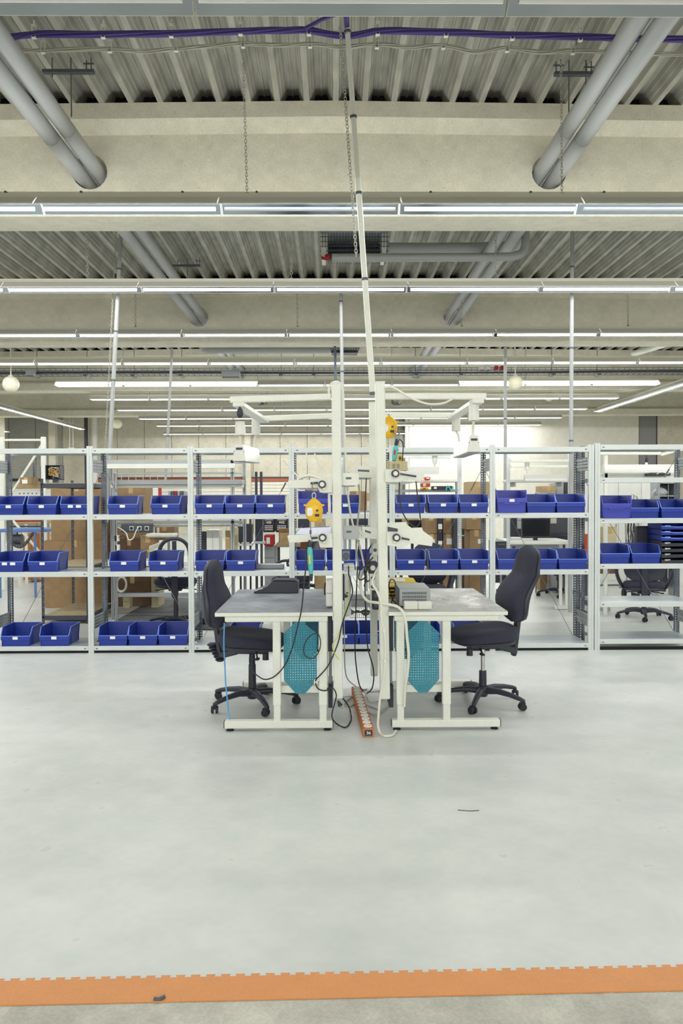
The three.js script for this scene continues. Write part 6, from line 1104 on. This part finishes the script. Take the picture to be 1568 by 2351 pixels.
box('green_locker', 'dark green locker behind the pale perforated post', 'locker', M.green, 1059, 1072, 1184, 1228, 11.5, 0.4, (t, a, b, D) => { pile().span(a.x - 0.01, b.x + 0.02, b.y - 0.02, b.y, -D - 0.4, -D + 0.02, 0.003).mesh('shelf', M.white, t); pile().span(a.x, b.x + 0.02, 0, b.y - 0.02, -D - 0.4, -D, 0.003).mesh('base', M.cardDark, t); });
carton('brown carton, upper of two beside the dark green locker', 1070, 1108, 1178, 1216, 10.9, 0.45, M.card);
carton('brown carton, lower of two beside the dark green locker', 1078, 1110, 1217, 1330, 10.9, 0.45, M.card, { floor: true, tag: [0.6, 0.82, 0.35, 0.06] });
carton('long tan carton on the high shelf above the fifth bay', 1076, 1128, 1106, 1142, 12.5, 0.5, M.cardLight, { tag: [0.1, 0.1, 0.1, 0.1] });
box('light_shelf', 'white shelf plank carrying orange boxes above the fifth bay', 'shelf', M.white, 884, 1056, 1101, 1107, 11.4, 0.35, (t, a, b, D) => (pile().span(a.x, b.x, P(900, 1130, D).y, P(900, 1124, D).y, -D - 0.3, -D, 0.003).mesh('lower_plank', M.zinc, t), pile().span(b.x - 0.02, b.x + 0.01, 0, a.y, -D - 0.33, -D - 0.3, 0.003).mesh('leg', M.zinc, t)));
for (const [u0, u1, v0, v1, m, w] of [[968, 988, 1109, 1118, 'orangeBox', 'orange parts box, under the white shelf plank'], [976, 988, 1095, 1101, 'orangeBox', 'small orange box on the white shelf plank'], [968, 984, 1119, 1124, 'yellow', 'yellow box under the orange parts box'], [993, 1040, 1116, 1124, 'black', 'black instrument with white tags on the lower plank']]) box('parts_box', w, 'box', M[m], u0, u1, v0, v1, 11.3, 0.2, (t, a, b, D) => { pile().span(a.x + 0.02, a.x + 0.06, b.y + 0.01, a.y - 0.01, -D, -D + 0.003, 0).mesh('front_tag', m === 'yellow' ? M.black : M.paper, t); });
cable('aqua cable looping on the black instrument', M.aqua, 0.012, [[1024, 1125, 11.29], [1028, 1116, 11.28], [1033, 1122, 11.285], [1037, 1126, 11.28], [1040, 1117, 11.29]], 'instrument_lead');
const under = (label, u0, u1, v, D, depth) => box('low_shelf', label, 'shelf', M.zinc, u0, u1, v, v + 3, D - 0.02, depth, (t, a, b, d) => { for (const x of [a.x + 0.02, b.x - 0.02]) pile().span(x - 0.012, x + 0.012, 0, b.y, -d - depth, -d - depth + 0.024, 0.002).mesh('leg', M.zinc, t); });
under('zinc shelf below the tan carton high behind the violet bin', 698, 748, 1136, 12, 0.42);
under('zinc shelf below the tan cartons between the uprights', 802, 864, 1172, 11, 0.42);
under('zinc shelf below the black printer between the uprights', 800, 848, 1206, 10.2, 0.4);
under('zinc shelf below the dark monitors before the tan desk', 900, 978, 1240, 11.12, 0.12);
under('zinc shelf below the long tan carton over the fifth bay', 1074, 1130, 1142, 12.5, 0.5);
under('zinc shelf below the tan carton behind the sixth bay', 1241, 1277, 1130, 12, 0.36);
under('zinc shelf below the black case left of the cream desk', 1136, 1169, 1290, 10, 0.42);
// a lamp rail of a bench further down the hall
const hungLamp = (label, u0, u1, v0, v1, D, cord, railV) => {
  const a = P(u0, v0, D), b = P(u1, v1, D), t = thing('bench_lamp', label, 'lamp', V(a.x, b.y, -D), 'hanging bench lamps'), h = a.y - b.y;
  pile().ext([[-0.06, 0], [0.06, 0], [0.055, h * 0.35], [0.025, h], [-0.025, h], [-0.055, h * 0.35]], b.x - a.x, new THREE.Matrix4().makeBasis(V(0, 0, -1), V(0, 1, 0), V(1, 0, 0)).setPosition(a.x, b.y, -D), 0.003).mesh('lamp_housing', M.white, t);
  pile().span(a.x - 0.002, a.x + 0.002, b.y + 0.01, a.y - 0.02, -D - 0.03, -D + 0.02, 0).mesh('end_cap', M.grey, t);
  for (const [u, v] of cord) { const c = P(u, v, D); pile().cyl(V(c.x, a.y, -D), V(c.x, c.y, -D), 0.012, 0.012, 8).mesh('cord_rod', M.cableWhite, t); pile().cyl(V(c.x, c.y, -D), V(c.x, c.y - 0.1, -D), 0.035, 0.028, 14).mesh('cable_canopy', M.white, t); }
};
const benchRail = (label, rails, posts, D) => {
  const a = P(rails[0][0], rails[0][2], D), t = thing('bench_gantry', label, 'bench frame', V(a.x, 0, -D), 'gantries of the further benches');
  for (const [u0, u1, v0, v1, d = D] of rails) { const p = P(u0, v0, d), q = P(u1, v1, d); pile().bar(p, q, 0.04, 0.035, 0.004).mesh('lamp_arm', M.cream, t); }
  for (const [u0, u1, v, d = D] of posts) { const p = P(u0, v, d), q = P(u1, v, d); pile().span(p.x, q.x, 0, p.y, -d - 0.05, -d, 0.005).mesh('upright', M.cream, t); }
};
benchRail('cream bench gantry behind the fifth bay', [[885, 1036, 1043, 1043], [885, 1036, 1049, 1049, 10.6]], [[888, 896, 1036]], 9.7);
hungLamp('white bench lamp seen side on behind the fifth bay', 937, 1007, 1072, 1088, 9.75, [[998, 1046]], 1043);
benchRail('cream bench gantry with monitor below, behind the sixth bay', [[1172, 1312, 1058, 1058], [1172, 1312, 1071, 1071, 10.9]], [[1306, 1316, 1036]], 10.2);
hungLamp('long white bench lamp seen side on behind the sixth bay', 1204, 1308, 1090, 1104, 10.3, [[1210, 1062]], 1058);
{ const D = 9.7, a = P(1164, 1050, D), b = P(1171, 1050, D), t = thing('perforated_post', 'pale perforated post beside the slim pole in the sixth bay', 'post', V(a.x, 0, -D)); pile().add(perforated, new THREE.Matrix4().makeScale(0.8, a.y / 2, 1).setPosition((a.x + b.x) / 2, 0, -D)).mesh('post_face', M.zincPost, t); }
// sixth bay: desk, monitor, chair, boxes
box('computer_desk', 'cream desk carrying the dark monitor behind the sixth bay', 'desk', M.cream, 1168, 1316, 1243, 1250, 10.3, 0.8, (t, a, b, D) => { pile().span(a.x + 0.04, b.x, b.y - 0.1, b.y, -D - 0.5, -D - 0.46, 0.003).mesh('modesty_panel', M.grey, t); for (const x of [X(1296, D), X(1310, D)]) pile().span(x - 0.018, x + 0.018, 0.05, b.y, -D - 0.2, -D - 0.16, 0.003).mesh('leg', M.cream, t); pile().span(X(1282, D), X(1324, D), 0.005, 0.05, -D - 0.2, -D - 0.15, 0.005).mesh('foot_bar', M.cream, t); pile().span(X(1176, D), X(1182, D), b.y - 0.06, b.y - 0.02, -D, -D + 0.03, 0.003).mesh('corner_socket', M.black, t); });
box('monitor', 'large dark monitor on the cream desk behind the sixth bay', 'monitor', M.black, 1198, 1264, 1190, 1234, 10.5, 0.05, (t, a, b, D) => { pile().span(a.x + 0.012, b.x - 0.012, b.y + 0.02, a.y - 0.012, -D, -D + 0.002, 0).mesh('screen', M.screen, t); pile().span((a.x + b.x) / 2 - 0.03, (a.x + b.x) / 2 + 0.03, b.y - 0.05, b.y + 0.05, -D - 0.06, -D - 0.03, 0.003).mesh('neck', M.black, t); pile().span((a.x + b.x) / 2 - 0.12, (a.x + b.x) / 2 + 0.12, P(1230, 1243, D).y, P(1230, 1243, D).y + 0.012, -D - 0.12, -D + 0.05, 0.004).mesh('base', M.black, t); });
box('white_device', 'small white device left of the large monitor', 'device', M.white, 1176, 1198, 1234, 1243, 10.35, 0.15, lid);
for (const [u0, u1, v0, v1, m, d, w] of [[1188, 1242, 1180, 1214, 'grey', 11.4, 'crumpled grey cover hanging behind the large monitor'], [1248, 1278, 1180, 1202, 'cableGrey', 11.3, 'pale sheet pinned behind the large monitor'], [1170, 1312, 1178, 1243, 'anthracite', 11.6, 'dark partition behind the cream desk']]) box('partition_cover', w, m === 'anthracite' ? 'partition' : 'sheet', M[m], u0, u1, v0, v1, d, 0.04, lid);
box('black_case', 'black case standing left of the cream desk', 'case', M.black, 1136, 1168, 1243, 1290, 10, 0.4, (t, a, b, D) => pile().span(a.x + 0.04, b.x - 0.05, a.y - 0.05, a.y - 0.03, -D, -D + 0.01, 0.002).mesh('handle', M.greyDark, t));
box('rolling_case', 'black rolling case on castors on the floor behind the sixth bay', 'case', M.black, 1136, 1172, 1300, 1338, 12.2, 0.4, (t, a, b, D) => { for (const x of [a.x + 0.05, b.x - 0.05]) pile().cyl(V(x - 0.012, 0.035, -D - 0.05), V(x + 0.012, 0.035, -D - 0.05), 0.035, 0.035, 14).mesh('castor', M.blackSoft, t); pile().span(a.x + 0.06, b.x - 0.06, a.y - 0.07, a.y - 0.04, -D, -D + 0.008, 0.002).mesh('handle', M.greyDark, t); });
carton('tan carton on the high shelf behind the sixth bay', 1243, 1277, 1116, 1130, 12, 0.35, M.cardLight);
box('grey_cabinet', 'pale grey cabinet beside the tan carton on the high shelf', 'cabinet', M.grey, 1278, 1294, 1108, 1362, 12.2, 0.4, lid);
box('black_cabinet', 'black cabinet right of the pale grey one', 'cabinet', M.black, 1295, 1306, 1105, 1364, 12.2, 0.4, lid);
box('high_shelf', 'white shelf board high behind the sixth bay', 'shelf', M.cream, 1166, 1308, 1101, 1107, 10.6, 0.35, (t, a, b, D) => { for (const x of [a.x + 0.1, b.x - 0.1]) pile().span(x - 0.01, x + 0.01, b.y - 0.06, b.y, -D - 0.3, -D, 0.003).mesh('bracket', M.grey, t); });
carton('tan carton on the floor under the cream desk', 1240, 1270, 1306, 1337, 12.6, 0.3, M.card, { floor: true });
box('orange_panel', 'orange panel glimpsed between the two rack ends', 'panel', M.orangeBox, 1341, 1352, 1226, 1388, 11, 0.05, lid);
// behind the separate rack
{
  const D = 13.2, t = thing('white_cupboard', 'wide white cupboard with flat doors behind the separate rack', 'cupboard', V(X(1370, D), 0, -D)), y1 = Y(1108, D, 1450);
  const us = [1362, 1420, 1472, 1530]; pile().span(X(us[0], D), X(us[3], D), 0.02, y1, -D - 0.55, -D - 0.02, 0.004).mesh('carcass', M.white, t);
  for (let k = 0; k < 3; k++) { const dr = pile().span(X(us[k], D) + 0.003, X(us[k + 1], D) - 0.003, 0.1, y1 - 0.004, -D - 0.02, -D, 0.003).mesh('door', M.white, t); pile().span(X(us[k + 1], D) - 0.05, X(us[k + 1], D) - 0.035, 0.9, 1.05, -D, -D + 0.02, 0.003).mesh('handle', M.grey, dr); }
  pile().span(X(us[0], D), X(us[3], D), 0.0, 0.08, -D - 0.5, -D - 0.05, 0.002).mesh('plinth', M.greyDark, t);
}
hungLamp('thick white bench lamp behind the separate rack', 1386, 1552, 1067, 1085, 9.8, [], 0);
benchRail('cream bench gantry behind the separate rack', [[1372, 1517, 1041, 1041], [1517, 1570, 1044, 1030]], [[1388, 1396, 1038]], 9.9);
box('instrument_shelf', 'white shelf under the thick bench lamp', 'shelf', M.cream, 1374, 1556, 1086, 1097, 9.9, 0.3, lid);
box('instrument', 'black instrument with a red lead on the white shelf', 'instrument', M.black, 1494, 1540, 1086, 1092, 9.7, 0.2, (t, a, b, D) => { pile().tube([V(a.x + 0.07, b.y + 0.02, -D + 0.01), V(a.x + 0.12, a.y + 0.01, -D + 0.02), V(b.x - 0.03, b.y + 0.02, -D + 0.01)], 0.005, 6).mesh('lead', M.paper, t); pile().box(a.x + 0.07, b.y + 0.015, -D + 0.006, 0.012, 0.02, 0.012, 0.002).mesh('red_clip', M.red, t); });
{ const D = 9.8, c = P(1484, 1056, D), t = thing('ceiling_plug', 'black and white plug connector above the thick bench lamp', 'plug', c); pile().ball(c.x, c.y, c.z, 0.022, 0.04, 0.022, 16).mesh('plug_body', M.black, t); pile().cyl(V(c.x, c.y + 0.03, c.z), V(c.x, c.y + 0.06, c.z), 0.008, 0.008, 8).mesh('cable', M.black, t); pile().cyl(V(c.x, c.y - 0.02, c.z), V(c.x, c.y - 0.06, c.z), 0.012, 0.016, 12).mesh('socket', M.white, t); }
carton('buff carton behind the middle bins of the separate rack', 1385, 1416, 1210, 1305, 10.68, 0.3, M.cardPale);
box('black_box', 'matt black box beside the parts trays', 'box', M.black, 1463, 1498, 1208, 1289, 8.07, 0.09, lid);
{ const D = 10, t = thing('cable_bunch', 'hanging bunch of black and grey cables behind the separate rack', 'cables', P(1450, 1230, D)); for (let k = 0; k < 9; k++) pile().tube([P(1440 + k * 2.2, 1196, D), P(1441 + k * 2 + rnd(-3, 3), 1215, D - rnd(0.05)), P(1440 + k * 2.2 + rnd(-3, 3), 1232, D - rnd(0.05)), P(1442 + k * 1.8, 1252, D)], 0.008, 6, 4).mesh('cable', k % 3 ? M.cable : M.cableGrey, t); }
{ const D = 11.5, a = P(1440, 1160, D), b = P(1463, 1134, D), t = thing('trolley_handle', 'chrome trolley handle standing behind the upper bins', 'trolley', V(a.x, 0, -D)); pile().tube([V(a.x, 0.2, -D), V(a.x, b.y - 0.06, -D), V(a.x + 0.04, b.y, -D), V(b.x - 0.04, b.y, -D), V(b.x, b.y - 0.06, -D), V(b.x, 0.2, -D)], 0.013, 10).mesh('hoop', M.chrome, t); for (const f of [0.4, 0.65]) pile().cyl(V(a.x + (b.x - a.x) * f, 0.2, -D), V(a.x + (b.x - a.x) * f, b.y, -D), 0.009, 0.009, 8).mesh('bar', M.chrome, t); pile().span(a.x - 0.05, b.x + 0.05, 0.14, 0.2, -D - 0.2, -D + 0.5, 0.005).mesh('platform', M.grey, t); for (const x of [a.x, b.x]) for (const z of [-D - 0.12, -D + 0.4]) pile().cyl(V(x - 0.015, 0.07, z), V(x + 0.015, 0.07, z), 0.07, 0.07, 16).mesh('wheel', M.blackSoft, t); }
{ const D = 11.8, t = thing('tool_shelf', 'small grey shelf unit with tools and bags at the right end', 'shelf unit', V(X(1513, D), 0, -D)), x0 = X(1513, D), x1 = X(1556, D); for (const x of [x0, x1]) pile().span(x - 0.015, x + 0.015, 0, Y(1102, D), -D - 0.3, -D, 0.003).mesh('post', M.zinc, t); for (const v of [1110, 1140, 1165, 1200]) pile().span(x0, x1, Y(v, D) - 0.02, Y(v, D), -D - 0.3, -D, 0.003).mesh('shelf', M.zinc, t); pile().span(x0 + 0.02, x1 - 0.02, 0.1, Y(1102, D), -D - 0.31, -D - 0.3, 0.002).mesh('back_panel', M.anthracite, t); }
single(pile().loft([{ y: 0, rx: 0.09, rz: 0.08 }, { y: 0.05, rx: 0.11, rz: 0.09 }, { y: 0.1, rx: 0.07, rz: 0.06 }, { y: 0.12, rx: 0.02, rz: 0.02 }], 18, new THREE.Matrix4().setPosition(X(1528, 11.7), Y(1140, 11.8) + 0.001, -11.9)), 'tool_bag', M.grey, 'grey bag slumped on the small shelf unit', 'bag');
box('brown_desk', 'dark brown desk edge behind the separate rack', 'desk', M.cardDark, 1362, 1420, 1306, 1317, 10.6, 0.5, (t, a, b, D) => { pile().span(a.x, a.x + 0.04, 0, b.y, -D - 0.4, -D - 0.1, 0.004).mesh('leg', M.anthracite, t); });
box('floor_device', 'grey electrical box with leads on the floor behind the separate rack', 'device', M.grey, 1376, 1402, 1394, 1408, 10.3, 0.2, sockets(1, M.anthracite));
single(pile().span(X(250, 9.4, 1420), X(560, 9.4, 1420), 0.0005, 0.012, -11.9, -9.0, 0.004), 'floor_mat', M.shadeGrey ??= mat('grey painted desk shade', 0x7d8085, 0.8, 0, { map: T.worn }), 'large grey sheet painting the desk shade under the profile workbench', 'painted shade');  // dark sheet laid in place of the desk shadow on the floor
// more swivel chairs down the hall
const armChair = makeChair('charcoal armchair on castors seen from behind under the separate rack', { arms: true, seat: 0.44, back: 0.97, low: 0.47, spin: 0.9, wide: 0.235, thick: 0.045 });
armChair.position.set(X(1478, 9.7, 1400), 0, -9.7); armChair.rotation.y = Math.PI - 0.35;
{ const h = makeChair('charcoal chair with an open hoop back showing over the second bay bins', { hoop: true, seat: 0.56, back: 1.05, low: 0.6, spin: 0.4 }); h.position.set(X(402, 9.2, 1400), 0, -9.25); h.rotation.y = Math.PI + 0.15; }
copy(armChair, 'office_chair', 'black armchair turned to the red box behind the third bay', V(X(668, 10.6, 1300), 0, -10.7), -Math.PI / 2 + 0.2);
copy(armChair, 'office_chair', 'black chair whose seat shows under the middle shelf beside the power supply', V(1.07, 0, -9.2), Math.PI + 0.3);
copy(armChair, 'office_chair', 'dark chair back in front of the cream computer desk', V(X(1284, 11.9, 1300), 0, -11.9), 0.3);
copy(armChair, 'office_chair', 'black chair whose star base shows behind the left upright', V(X(725, 12.4, 1300), 0, -12.6), 2.4);
// brown band of boards low on the back wall
{ const st = structure('trim'); pile().span(X(205, 32.6), X(672, 32.6), Y(1105, 32.6), Y(1097, 32.6), ZB, ZB + 0.06, 0.01).mesh('brown_board', M.brick, st); pile().span(X(205, 32.6), X(672, 32.6), Y(1097, 32.6), Y(1094, 32.6), ZB, ZB + 0.08, 0.01).mesh('dark_rail', M.anthracite, st); for (let k = 0; k < 4; k++) pile().span(X(205, 32.6), X(672, 32.6), Y(1128 - k * 7.5 + 7, 32.6), Y(1128 - k * 7.5 + 0.5, 32.6), ZB, ZB + 0.04, 0.01).mesh('white_board', M.wallWhite, st); pile().span(X(20, 32.6), X(100, 32.6), Y(1102, 32.6), Y(1096, 32.6), ZB - 0.02, ZB + 0.05, 0.01).mesh('dark_rail', M.anthracite, st); }

renderer.render(scene, camera);
